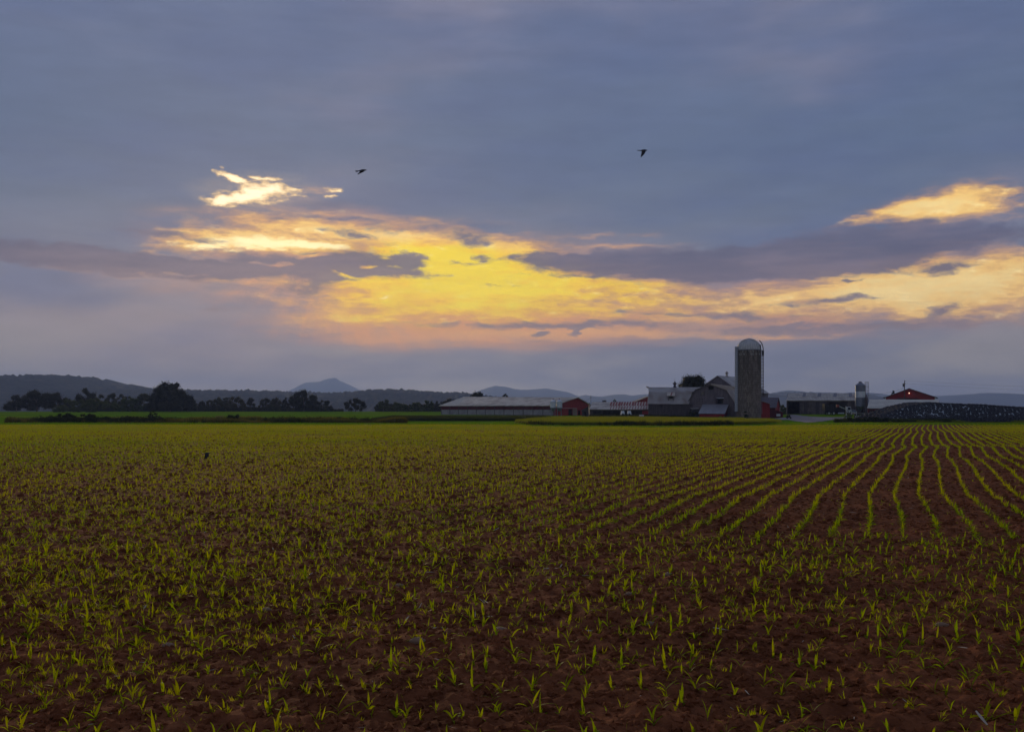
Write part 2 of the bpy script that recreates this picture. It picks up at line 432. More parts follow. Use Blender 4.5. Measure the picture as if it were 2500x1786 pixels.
def ground_material():
    m = mat('meadow', (0.095, 0.20, 0.003), (0.14, 0.235, 0.004), 0.9, 1.0, 0.3, lo=0.3, hi=0.7, spec=0.0, c3=(0.17, 0.24, 0.004), s3=0.03)
    return m
M_ground = ground_material()
def angles():
    f = np.linspace(-42, 42, 420); r = np.linspace(42, 318, 70)[1:]
    return np.radians(np.concatenate([f, r]))
def radii():
    return np.concatenate([[0.3], np.geomspace(2, 140, 60), np.arange(140.7, 250, 0.7), np.arange(251, 500, 3.5), np.geomspace(504, 11500, 50)])
th, rr_ = np.meshgrid(angles(), radii())
gX, gY = rr_ * np.sin(th), rr_ * np.cos(th)
go = grid_mesh('ground', gX, gY, gz(gX, gY) + 0.02 * (vnoise(gX / 3, gY / 3, 5) - 0.5) - 0.03, M_ground)
tag(go, kind='structure')

# ------------------------------------------------------------------ soil of the corn field
def soil_material():
    m = bpy.data.materials.new('tilled_soil'); m.use_nodes = True; t = m.node_tree; b = t.nodes['Principled BSDF']
    nn, lk = t.nodes.new, t.links.new
    g = nn('ShaderNodeNewGeometry')
    def nz(s, d, r=0.6):
        n = nn('ShaderNodeTexNoise'); n.inputs['Scale'].default_value = s; n.inputs['Detail'].default_value = d; n.inputs['Roughness'].default_value = r
        lk(g.outputs['Position'], n.inputs['Vector']); return n.outputs['Fac']
    r = nn('ShaderNodeValToRGB'); e = r.color_ramp.elements
    e[0].position = 0.3; e[0].color = (0.115, 0.034, 0.013, 1); e[1].position = 0.72; e[1].color = (0.34, 0.12, 0.048, 1)
    lk(nz(6, 8, 0.7), r.inputs[0])
    r2 = nn('ShaderNodeValToRGB'); e = r2.color_ramp.elements
    e[0].position = 0.38; e[0].color = (0.75, 0.72, 0.70, 1); e[1].position = 0.66; e[1].color = (1.2, 1.15, 1.1, 1)
    lk(nz(0.35, 4), r2.inputs[0])
    mx = nn('ShaderNodeMix'); mx.data_type = 'RGBA'; mx.blend_type = 'MULTIPLY'; mx.inputs[0].default_value = 1
    lk(r.outputs[0], mx.inputs[6]); lk(r2.outputs[0], mx.inputs[7]); lk(mx.outputs[2], b.inputs['Base Color'])
    b.inputs['Roughness'].default_value = 0.95; b.inputs['Specular IOR Level'].default_value = 0.04
    bp = nn('ShaderNodeBump'); bp.inputs['Strength'].default_value = 0.9; bp.inputs['Distance'].default_value = 0.03
    lk(nz(22, 7, 0.7), bp.inputs['Height']); lk(bp.outputs[0], b.inputs['Normal'])
    return m
M_soil = soil_material()
def soil_disp(x, y):
    z = 0.070 * (vnoise(x / 0.55, y / 0.55, 1) - 0.5) + 0.060 * (vnoise(x / 0.22 + 7, y / 0.22, 2) - 0.5)
    c = vnoise(x / 0.10, y / 0.10 + 3, 3); z = z + 0.035 * (c ** 2)
    z = z + 0.018 * (vnoise(x / 0.05, y / 0.05, 4) - 0.5)
    return z + 0.04 * (vnoise(x / 4, y / 4, 8) - 0.5)
ta = np.linspace(-1.0, 1.0, 820); sv = np.linspace(0, 1, 640)
TA, SV = np.meshgrid(ta, sv)
YE = field_edge(TA) + 0.6
sY = 5.5 * (YE / 5.5) ** SV; sX = sY * TA
so = grid_mesh('field_soil', sX, sY, gz(sX, np.minimum(sY, YE - 0.7)) + 0.03 + soil_disp(sX, sY), M_soil)
tag(so, kind='structure')
def sz(x, y): return gz(x, y) + 0.03 + soil_disp(np.asarray(x, float), np.asarray(y, float))

# ------------------------------------------------------------------ plants: meshes to scatter
def leaf(V_, F_, base, az_, th0, L, w, droop, seg=5, twist=0.0):
    p = np.array(base, float); th_ = th0; b0 = len(V_)
    out = np.array([math.cos(az_), math.sin(az_), 0]); side = np.array([-math.sin(az_), math.cos(az_), 0])
    for i in range(seg + 1):
        t_ = i / seg; ww = w * (0.45 + 1.1 * math.sin(math.pi * min(1, t_ * 0.85 + 0.12))) * (1 - t_ ** 3) / 1.5
        s_ = side * math.cos(twist * t_) + np.array([0, 0, 1]) * math.sin(twist * t_)
        if i == seg: V_.append(tuple(p))
        else: V_.append(tuple(p - s_ * ww / 2)); V_.append(tuple(p + s_ * ww / 2))
        d_ = out * math.cos(th_) + np.array([0, 0, 1]) * math.sin(th_)
        p = p + d_ * L / seg; th_ -= droop / seg * (0.4 + 1.2 * t_)
    for i in range(seg - 1):
        a = b0 + 2 * i; F_.append((a, a + 1, a + 3, a + 2))
    a = b0 + 2 * (seg - 1); F_.append((a, a + 1, a + 2))

def raw_mesh(name, V_, F_, m):
    me = bpy.data.meshes.new(name); me.from_pydata(V_, [], F_); me.materials.append(m)
    me.polygons.foreach_set('use_smooth', [True] * len(me.polygons))
    return me

def corn_mesh(name, m, rnd, seg=5, nleaf=6):
    V_, F_ = [], []; phi = rnd.uniform(0, 6.28); k = rnd.uniform(0.85, 1.15)
    for j in range(nleaf):
        f = j / (nleaf - 1); a = phi + (j % 2) * math.pi + rnd.uniform(-0.5, 0.5)
        L = (0.09 + 0.13 * math.sin(math.pi * (0.2 + 0.6 * f))) * k * rnd.uniform(0.75, 1.2)
        leaf(V_, F_, (0, 0, 0.01 + 0.07 * f * k), a, R(34 + 44 * f + rnd.uniform(-18, 14)), L, rnd.uniform(0.026, 0.044) * (1 - 0.3 * f), R(rnd.uniform(50, 190) * (1.0 - 0.6 * f)), seg, rnd.uniform(-1.2, 1.2))
    b = len(V_)
    for q in range(4): V_.append((0.005 * math.cos(q * 1.571), 0.005 * math.sin(q * 1.571), -0.02))
    V_.append((0, 0, 0.12 * k))
    for q in range(4): F_.append((b + q, b + (q + 1) % 4, b + 4))
    return raw_mesh(name, V_, F_, m)

def tuft_mesh(name, m, rnd, blades, h, spread, w, seg=2, droop=60):
    V_, F_ = [], []
    for j in range(blades):
        a = rnd.uniform(0, 6.28); r = spread * math.sqrt(rnd.random())
        leaf(V_, F_, (r * math.cos(a), r * math.sin(a), -0.02), rnd.uniform(0, 6.28), R(rnd.uniform(55, 88)), h * rnd.uniform(0.5, 1.1), w, R(rnd.uniform(10, droop)), seg, rnd.uniform(-0.5, 0.5))
    return raw_mesh(name, V_, F_, m)

def clump_arrays(n, rx, ry, rz, size, r_, lobes=5, flat=0.0):
    """Leaf-sized faces gathered in lobes: a bush or a piece of a crown, base at z=0."""
    V_, F_ = [], []
    cs = [(r_.uniform(-0.6, 0.6) * rx, r_.uniform(-0.6, 0.6) * ry, r_.uniform(0.25, 0.7) * rz, r_.uniform(0.35, 0.6)) for _ in range(lobes)]
    for i in range(n):
        cx, cy_, cz, s_ = cs[i % lobes]
        d_ = np.array([r_.gauss(0, 1), r_.gauss(0, 1), r_.gauss(0, 1)]); d_ /= np.linalg.norm(d_) + 1e-9
        q = r_.uniform(0.6, 1.05) * s_
        p = np.array([cx + d_[0] * rx * q, cy_ + d_[1] * ry * q, max(0.0, cz + d_[2] * rz * q)])
        u = np.array([r_.gauss(0, 1), r_.gauss(0, 1), r_.gauss(0, 1)]); u /= np.linalg.norm(u)
        w = np.cross(u, d_ + 0.001); w /= np.linalg.norm(w) + 1e-9
        a = size * r_.uniform(0.5, 1.2); b = len(V_)
        V_ += [tuple(p - u * a * 0.5), tuple(p + w * a * 0.3), tuple(p + u * a * 0.5), tuple(p - w * a * 0.3)]
        F_.append((b, b + 1, b + 2, b + 3))
    return V_, F_

def scatter(name, pts, scl, variants, label, cat='plants', tilt=0.12, mat_=None):
    """One stuff object: a cloud of points with a plant on each (geometry nodes)."""
    n = len(pts)
    lib = bpy.data.collections.new(name + '_kinds')
    for i, me in enumerate(variants):
        lib.objects.link(bpy.data.objects.new('%s_kind_%d' % (name, i), me))
    me = bpy.data.meshes.new(name); me.vertices.add(n); me.vertices.foreach_set('co', np.asarray(pts, np.float32).ravel())
    a = me.attributes.new('scl', 'FLOAT', 'POINT'); a.data.foreach_set('value', np.asarray(scl, np.float32))
    rot = np.stack([rng.normal(0, tilt, n), rng.normal(0, tilt, n), rng.uniform(0, 6.283, n)], -1).astype(np.float32)
    a = me.attributes.new('rot', 'FLOAT_VECTOR', 'POINT'); a.data.foreach_set('vector', rot.ravel())
    a = me.attributes.new('idx', 'INT', 'POINT'); a.data.foreach_set('value', rng.integers(0, len(variants), n).astype(np.int32))
    o = bpy.data.objects.new(name, me); COL.objects.link(o)
    ng = bpy.data.node_groups.new(name, 'GeometryNodeTree')
    ng.interface.new_socket('Geometry', in_out='INPUT', socket_type='NodeSocketGeometry')
    ng.interface.new_socket('Geometry', in_out='OUTPUT', socket_type='NodeSocketGeometry')
    nn, lk = ng.nodes.new, ng.links.new
    gi, gout = nn('NodeGroupInput'), nn('NodeGroupOutput')
    ip = nn('GeometryNodeInstanceOnPoints'); ci = nn('GeometryNodeCollectionInfo')
    ci.inputs['Collection'].default_value = lib; ci.inputs['Separate Children'].default_value = True; ci.inputs['Reset Children'].default_value = True
    def attr(nm, ty):
        x = nn('GeometryNodeInputNamedAttribute'); x.data_type = ty; x.inputs['Name'].default_value = nm; return x.outputs['Attribute']
    lk(gi.outputs[0], ip.inputs['Points']); lk(ci.outputs[0], ip.inputs['Instance']); ip.inputs['Pick Instance'].default_value = True
    lk(attr('idx', 'INT'), ip.inputs['Instance Index']); lk(attr('rot', 'FLOAT_VECTOR'), ip.inputs['Rotation']); lk(attr('scl', 'FLOAT'), ip.inputs['Scale'])
    lk(ip.outputs[0], gout.inputs[0])
    md = o.modifiers.new('scatter', 'NODES'); md.node_group = ng
    return tag(o, label, cat, kind='stuff')

M_corn = leafmat('corn_leaf', (0.17, 0.20, 0.0), (0.07, 0.145, 0.0), (0.64, 0.62, 0.0), (0.24, 0.46, 0.0), 0.55, 0.03)
M_cornF = leafmat('far_corn_leaf', (0.23, 0.225, 0.0), (0.12, 0.18, 0.0), (0.84, 0.72, 0.0), (0.40, 0.56, 0.0), 0.55, 0.05)
M_grass = leafmat('meadow_grass', (0.13, 0.135, 0.006), (0.085, 0.12, 0.005), (0.42, 0.36, 0.01), (0.26, 0.32, 0.01), 0.5, 0.05)
M_weed = leafmat('weed_leaf', (0.035, 0.050, 0.010), (0.055, 0.060, 0.014), (0.06, 0.085, 0.01), (0.10, 0.10, 0.015), 0.35, 0.08)
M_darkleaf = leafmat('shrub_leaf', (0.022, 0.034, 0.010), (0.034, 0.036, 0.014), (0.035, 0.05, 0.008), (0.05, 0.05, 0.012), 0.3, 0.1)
M_straw = mat('straw', (0.42, 0.33, 0.22), (0.62, 0.52, 0.38), 20, 0.8)
M_stone = mat('field_stone', (0.22, 0.12, 0.065), (0.36, 0.22, 0.13), 9, 0.85, 0.4)

# rows of corn -----------------------------------------------------------
WY = [0, 19, 23, 28.8, 34, 41, 49, 53, 60, 66, 70, 74, 82, 95, 108, 118, 130, 150, 178]
WW = [.35, .35, .28, -.07, -.10, .02, .02, -.10, .10, .36, .08, .02, -.04, .10, .34, .12, 0., .30, .75]
def wiggle(y): return np.interp(y, WY, WW) + 0.05 * (vnoise(y / 3.0, y * 0, 40) - 0.5)
ROW, STEP, HEAD = 0.70, 0.10, 19.3
pts = []
ks = np.arange(-340, 130)
ys = np.arange(HEAD, 178, STEP)
K, Yg = np.meshgrid(ks, ys)
Yr = Yg + rng.uniform(-0.06, 0.06, K.shape)
Xr = K * ROW + 0.4 * Yr + wiggle(Yr)
A_ = Xr / Yr
messy = ss((-A_ - 0.14) / 0.25)
Xr = Xr + rng.normal(0, 0.016, K.shape) + messy * rng.normal(0, 0.13, K.shape)
start = HEAD + 0.8 * (vnoise(K * 0.37, K * 0.0, 9) - 0.3)
keep = (np.abs(Xr) < 0.56 * Yr + 4) & (Yr < field_edge(A_) - 0.5) & (Yr > start)
dens = (vnoise(Xr / 5, Yr / 9, 12) * (1 - messy) + messy * vnoise(Xr / 13 + Yr / 40, Yr / 3.2, 15)) * 0.65 + vnoise(Xr / 1.2, Yr / 1.4, 13) * 0.35
keep &= rng.random(K.shape) < np.clip(0.50 + 0.9 * dens, 0, 0.98) * (1 - 0.30 * messy * (Yr < 48))
keep &= ~((Yr > 166))
P_rows = np.stack([Xr[keep], Yr[keep]], -1)
# headlands: rows laid across, before and beyond the long rows
hy = np.concatenate([np.arange(6.9, HEAD + 0.3, 0.66), np.arange(165.5, 178, 0.6)])
hp = []
for j, y0 in enumerate(hy):
    n = int((1.12 * y0 + 8) / 0.115); x = (np.arange(n) - n / 2) * 0.115 + rng.uniform(-0.06, 0.06, n)
    y = y0 + 0.16 * np.sin(x * 0.35 + 0.6) + 0.3 * (vnoise(x / 2.2, x * 0 + 3, 77) - 0.5) + rng.normal(0, 0.11, n) - 0.012 * x
    k = rng.random(n) < (0.80 if y0 < 100 else 1.0)
    hp.append(np.stack([x[k], y[k]], -1))
P_head = np.concatenate(hp)
P_head = P_head[P_head[:, 1] < field_edge(P_head[:, 0] / P_head[:, 1]) - 0.4]
P_all = np.concatenate([P_rows, P_head])
S_all = rng.uniform(0.38, 0.98, len(P_all)) * np.where((P_all[:, 1] > 19.3) & (P_all[:, 1] < 70), 0.88, 1.0) * (1 + 0.25 * (vnoise(P_all[:, 0] / 6, P_all[:, 1] / 6, 50) - 0.5))
S_all[P_all[:, 1] > 165] *= 1.35
Z_all = sz(P_all[:, 0], P_all[:, 1]) - 0.008
ppx = HX + F * P_all[:, 0] / P_all[:, 1]
inview = (ppx > 192) & (ppx < 2308) & (P_all[:, 1] > 10.55)
order = np.argsort(np.where(inview, P_all[:, 1], 1e9))
single = order[:300]
rest = np.ones(len(P_all), bool); rest[single] = False
PT = np.stack([P_all[:, 0], P_all[:, 1], Z_all], -1)
rnd = random.Random(5)
near_v = [corn_mesh('corn_seedling', M_corn, rnd, 5, rnd.choice([3, 4, 4, 5])) for _ in range(16)]
mid_v = [corn_mesh('corn_mid', M_cornF, rnd, 3, 4) for _ in range(8)]
far_v = [corn_mesh('corn_far', M_cornF, rnd, 2, 4) for _ in range(6)]
near = rest & (P_all[:, 1] < 26); mid = rest & (P_all[:, 1] >= 26) & (P_all[:, 1] < 65); fe_ = field_edge(P_all[:, 0] / P_all[:, 1]); grn = rest & (P_all[:, 1] >= 65) & ((P_all[:, 1] > 164) | ((P_all[:, 1] > fe_ - 14 + 8 * vnoise(P_all[:, 0] / 6, P_all[:, 1] / 6, 71)) & (P_all[:, 0] / P_all[:, 1] > -0.16))); far = rest & (P_all[:, 1] >= 65) & ~grn
corn_all = None
scatter('corn_plants', PT[near], S_all[near], near_v, 'small corn plants in the nearer rows across dark soil', 'corn')
scatter('corn_rows', PT[mid], S_all[mid], mid_v, 'rows of young corn curving over the middle of the field', 'corn')
scatter('far_corn_rows', PT[far], S_all[far], far_v, 'rows of young corn running together at the far side of the field', 'corn')
M_cornG = leafmat('green_corn_leaf', (0.06, 0.16, 0.0), (0.10, 0.17, 0.0), (0.16, 0.42, 0.0), (0.30, 0.46, 0.0), 0.5, 0.04)
scatter('headland_corn', PT[grn], S_all[grn] * 1.15, [corn_mesh('corn_green', M_cornG, rnd, 2, 4) for _ in range(6)], 'greener band of young corn along the far edge of the field', 'corn')
for i in single:
    o = bpy.data.objects.new('corn_seedling', near_v[int(rng.integers(0, 16))]); COL.objects.link(o)
    o.location = PT[i]; o.rotation_euler = (rng.normal(0, 0.12), rng.normal(0, 0.12), rng.uniform(0, 6.283)); s_ = S_all[i]; o.scale = (s_, s_, s_)
    tag(o, 'small green corn seedling in the loose soil nearest the camera', 'seedling', 'corn seedlings in the nearest rows')
# weeds between the rows
n = 260000
yw = 7.5 * (172 / 7.5) ** (rng.uniform(0, 1, n) ** 0.62); xw = rng.uniform(-1, 1, n) * (0.56 * yw + 2)
kw = (yw < field_edge(xw / yw) - 1) & (rng.random(n) < np.clip(0.25 + 0.9 * ss((-xw / yw - 0.02) / 0.3), 0, 1) * np.where(vnoise(xw / 2, yw / 2, 33) > 0.42, 1, 0.35) * (0.34 + 0.66 * ss((yw - 28) / 45)) * np.where((xw / yw > 0.08) & (yw > 19.3), 0.16, 1.0))
xw, yw = xw[kw], yw[kw]
weed_v = [tuft_mesh('weed', M_cornF, rnd, 5, 0.09, 0.02, 0.009, 2, 110) for _ in range(6)]
scatter('seedling_weeds', np.stack([xw, yw, sz(xw, yw)], -1), rng.uniform(0.6, 1.4, len(xw)), weed_v, 'tiny weeds and grass sprouting between the corn rows', 'weeds', 0.3)

# clods, straw and stones on the soil
def lump_mesh(name, m, r_, sub=1, sq=(1, 1, 0.7), amp=0.35):
    bm = bmesh.new(); bmesh.ops.create_icosphere(bm, subdivisions=sub, radius=1)
    for v in bm.verts:
        k = 1 + r_.uniform(-amp, amp); v.co = Vector((v.co.x * k * sq[0], v.co.y * k * sq[1], v.co.z * k * sq[2]))
    me = bpy.data.meshes.new(name); bm.to_mesh(me); bm.free(); me.materials.append(m); return me
n = 80000
yc = 6.0 * (120 / 6.0) ** rng.uniform(0, 1, n) ** 0.8; xc = rng.uniform(-1, 1, n) * (0.56 * yc + 2)
clod_v = [lump_mesh('clod', M_soil, rnd, 1 if i < 3 else 2) for i in range(6)]
sc_ = rng.gamma(2.2, 0.0105, n).clip(0.006, 0.06) * (1 + yc / 70)
scatter('soil_clods', np.stack([xc, yc, sz(xc, yc) - sc_ * 0.1], -1), sc_, clod_v, 'loose crumbs and clods of reddish brown soil', 'soil', 0.5)
def straw_mesh(r_):
    V_, F_ = [], []; leaf(V_, F_, (-0.05, 0, 0.004), 0, R(r_.uniform(-4, 6)), 0.10, r_.uniform(0.006, 0.012), R(r_.uniform(-20, 25)), 3, r_.uniform(-0.6, 0.6))
    return raw_mesh('straw', V_, F_, M_straw)
n = 9000
yc = np.sqrt(rng.uniform(7 ** 2, 95 ** 2, n)); xc = rng.uniform(-1, 1, n) * (0.56 * yc + 2)
scatter('straw_bits', np.stack([xc, yc, sz(xc, yc) + 0.02], -1), rng.gamma(3, 0.27, n).clip(0.2, 2.4), [straw_mesh(rnd) for _ in range(6)], 'short bits of old straw scattered on the soil', 'straw', 0.25)

def on_soil(px, py):
    Y = EYE * F / (py - HY); x = (px - HX) / F * Y
    return Vector((x, Y, float(sz(x, Y))))
for (px, py, r_, lab) in [(766, 1417, 0.06, 'pinkish stone half sunk among seedlings at the left of the field'), (975, 1440, 0.06, 'round pale stone alone among the seedlings near the middle'),
                          (412, 1588, 0.06, 'long pale stone at the very bottom left of the field'), (1222, 1552, 0.065, 'wide pale stone under green leaves at the bottom middle'),
                          (1021, 1579, 0.075, 'flat tan stone at the bottom edge left of two white husks'), (649, 1513, 0.05, 'small oblong grey stone left of the bottom middle'),
                          (1632, 1413, 0.06, 'pale flat stone below the right hand rows'), (2300, 1545, 0.05, 'small white stone at the bottom right edge of the field'),
                          (776, 1548, 0.04, 'small pointed white stone low on the left'), (1536, 1461, 0.05, 'grey stone between seedlings right of the middle'),
                          (1590, 1532, 0.055, 'broken pale stone at the lower right of the field')]:
    p = on_soil(px, py)
    me = lump_mesh('stone', M_stone, rnd, 2, (rnd.uniform(1.1, 1.6), 0.9, 0.6), 0.14)
    me.polygons.foreach_set('use_smooth', [True] * len(me.polygons))
    o = bpy.data.objects.new('stone', me); COL.objects.link(o); o.location = p + Vector((0, 0, r_ * 0.15)); o.scale = (r_,) * 3; o.rotation_euler = (0, 0, rnd.uniform(-0.4, 0.4))
    tag(o, lab, 'stone')
for (px, py, L, w, rot, lab) in [(637, 1427, 0.18, 0.012, -35, 'long thin tan stalk lying slanted among seedlings at the left'), (349, 1505, 0.07, 0.03, 80, 'short white husk standing up in the soil at lower left'),
                                 (1080, 1570, 0.10, 0.03, -60, 'longer of two white husks leaning together at the bottom'), (1094, 1570, 0.07, 0.03, -100, 'shorter of two white husks leaning together at the bottom'),
                                 (988, 1528, 0.08, 0.03, 35, 'pale curled husk left of the bottom middle'), (1070, 1547, 0.13, 0.012, 0, 'straight dry stalk lying level near the bottom middle'),
                                 (1200, 1518, 0.22, 0.014, 3, 'yellow dry corn leaf lying flat near the bottom middle'), (1335, 1397, 0.12, 0.02, 30, 'pale stalk slanting up to the right by a dark furrow'),
                                 (1367, 1393, 0.07, 0.022, 75, 'short bluish white husk below the sloping rows'), (1430, 1404, 0.16, 0.008, 2, 'thin grey stalk lying level below the sloping rows'),
                                 (1050, 1410, 0.14, 0.010, -15, 'thin tan stalk left of a yellow green weed'), (1435, 1549, 0.13, 0.016, -4, 'pale stalk lying level at the bottom right of the middle'),
                                 (2082, 1252, 0.22, 0.010, -50, 'split pale stalks lying between two curving rows at the right'), (1866, 1252, 0.16, 0.010, -40, 'small pale stalk between the curving rows'),
                                 (1946, 1290, 0.13, 0.014, -30, 'bright straw piece at the lower end of a curving row'), (2225, 1245, 0.14, 0.008, -5, 'two level straws between the rightmost rows')]:
    p = on_soil(px, py); V_, F_ = [], []
    up_ = w > 0.02
    leaf(V_, F_, (-L / 2 if not up_ else 0, 0, 0.0), 0, R(4 if not up_ else 50), L, w * 1.3, R(14), 5, 0.5)
    n0 = len(V_); V_ += [(x, y, z - 0.006) for x, y, z in V_]; F_ += [tuple(reversed([q + n0 for q in f])) for f in F_]
    o = bpy.data.objects.new('dry_stalk', raw_mesh('dry_stalk', V_, F_, M_straw)); COL.objects.link(o)
    o.location = p + Vector((0, 0, 0.02)); o.rotation_euler = (0, 0, R(rot if not up_ else rot * 0.4))
    tag(o, lab, 'dry stalk')
# ------------------------------------------------------------------ haze
hz = MB().box(-7500, 7500, -400, 11800, -6.5, 345)
M_haze = bpy.data.materials.new('haze'); M_haze.use_nodes = True
t = M_haze.node_tree
for n_ in list(t.nodes): t.nodes.remove(n_)
pv = t.nodes.new('ShaderNodeVolumePrincipled'); pv.inputs['Density'].default_value = 1.5e-4
pv.inputs['Color'].default_value = (0.42, 0.58, 1.0, 1); pv.inputs['Anisotropy'].default_value = 0.30
ov = t.nodes.new('ShaderNodeOutputMaterial'); t.links.new(pv.outputs[0], ov.inputs['Volume'])
ho = hz.build('haze', M_haze); tag(ho, 'thin blue haze over the whole valley', 'haze', kind='stuff')
ho.data.materials[0].cycles.homogeneous_volume = True

# ------------------------------------------------------------------ hills and mountains
def ridge(name, prof, D, depth, m, bump, bs, xstep, base=-6.4, rough=0.0, seed=3, rows=30):
    px = np.arange(prof[0][0], prof[-1][0], xstep / D * F)
    h = np.interp(px, [p[0] for p in prof], [p[1] for p in prof])
    ztop = EYE + (HY - h) / F * D
    s = np.linspace(0, 1, rows)
    X = ((px - HX) / F * D)[None, :] + 0 * s[:, None]
    Yf = D - depth * (1 - s)[:, None] + 0 * X
    prof_s = np.sin(np.clip(s, 0, 1) * math.pi / 2) ** 1.2
    Z = base + (ztop[None, :] - base) * prof_s[:, None]
    env = (s * 1.0)[:, None]
    Z = Z + rough * env * (1 - env) * 4 * (vnoise(X / (depth * 0.3), Yf / (depth * 0.3), seed) - 0.5) * (ztop.max() - base)
    b = (vnoise(X / bs, Yf / bs, seed + 1) * 0.6 + vnoise(X / (bs * 0.45), Yf / (bs * 0.45), seed + 2) * 0.4)
    Z = Z + bump * (b ** 1.5 - 0.35) * np.minimum(1, env * 6)
    Z[0] = base
    # far side falls away so the hill is a body, not a screen
    Xb = np.concatenate([X, X[-1:], X[-1:]]); Yb = np.concatenate([Yf, Yf[-1:] + depth * 0.5, Yf[-1:] + depth])
    Zb = np.concatenate([Z, Z[-1:] * 0.6 + base * 0.4, Z[-1:] * 0 + base])
    o = grid_mesh(name, Xb, Yb, np.minimum(Zb, 338), m); tag(o, kind='structure'); return o
M_wood = mat('wooded_slope', (0.008, 0.009, 0.010), (0.036, 0.036, 0.026), 0.035, 0.95, 0.0, spec=0.05)
M_mount = mat('far_slope', (0.07, 0.095, 0.10), (0.09, 0.11, 0.11), 0.002, 0.95, 0.0, spec=0.05)
ridge('mountain', [(560, 985), (640, 970), (697, 958), (717, 952.6), (736, 942.7), (752, 933.5), (765, 932), (784, 931.5), (796, 927), (807, 923.5), (818, 922), (823.5, 923.8), (828, 929), (840, 933.5),
                   (853, 939), (873, 949), (893, 956), (915, 958), (990, 966), (1080, 985)], 10400, 1300, M_mount, 2, 60, 14, seed=31, rows=16)
ridge('mountain', [(1085, 985), (1137, 966), (1160, 957), (1190, 947), (1208, 941.5), (1237, 944), (1256, 949), (1270, 951), (1300, 950.5), (1331, 947.5), (1353, 951.5), (1385, 957), (1408, 966), (1440, 976), (1480, 985)],
      8600, 1500, M_mount, 3, 60, 12, seed=41, rows=16)
ridge('mountain', [(1380, 972), (1425, 964.5), (1450, 967), (1470, 968), (1495, 963), (1520, 962.5), (1536, 966.5), (1560, 963), (1580, 962.5), (1640, 965), (1720, 968), (1800, 966), (1859, 961), (1880, 959.5), (1900, 955.5),
                   (1915, 952.5), (1930, 954), (1945, 957.5), (1980, 957.5), (2010, 958), (2050, 960), (2082, 957.5), (2100, 958), (2120, 966), (2150, 971), (2180, 974), (2220, 972), (2280, 966), (2330, 964.5), (2400, 959), (2480, 962), (2600, 966), (2800, 975)],
      7000, 1500, M_mount, 4, 50, 10, seed=51, rows=16)
ridge('hill', [(1835, 985), (1860, 962.5), (1900, 959.5), (1925, 957), (1950, 958.5), (2000, 960), (2060, 962), (2110, 964), (2130, 972), (2160, 985)], 4300, 700, M_wood, 14, 16, 6, seed=61, rows=20)
ridge('wooded_ridge', [(-420, 950), (-200, 938), (0, 930), (100, 924), (160, 921), (213, 922), (239, 925), (268, 932), (294, 940.5), (323, 943), (347, 946), (365, 950), (400, 953), (464, 955), (510, 956), (554, 958), (610, 956.5), (664, 958.5),
                       (708, 960), (740, 962), (772, 962.5), (805, 964.5), (840, 963.5), (862, 963), (884, 961), (905, 959), (928, 957), (955, 955.5), (983, 955), (1016, 958), (1050, 960.5), (1082, 962.5), (1110, 963.5), (1137, 965), (1190, 972),
                       (1250, 980), (1350, 990), (1500, 996)], 2500, 900, M_wood, 15, 10, 3.0, base=-5.5, rough=0.10, seed=71, rows=70)

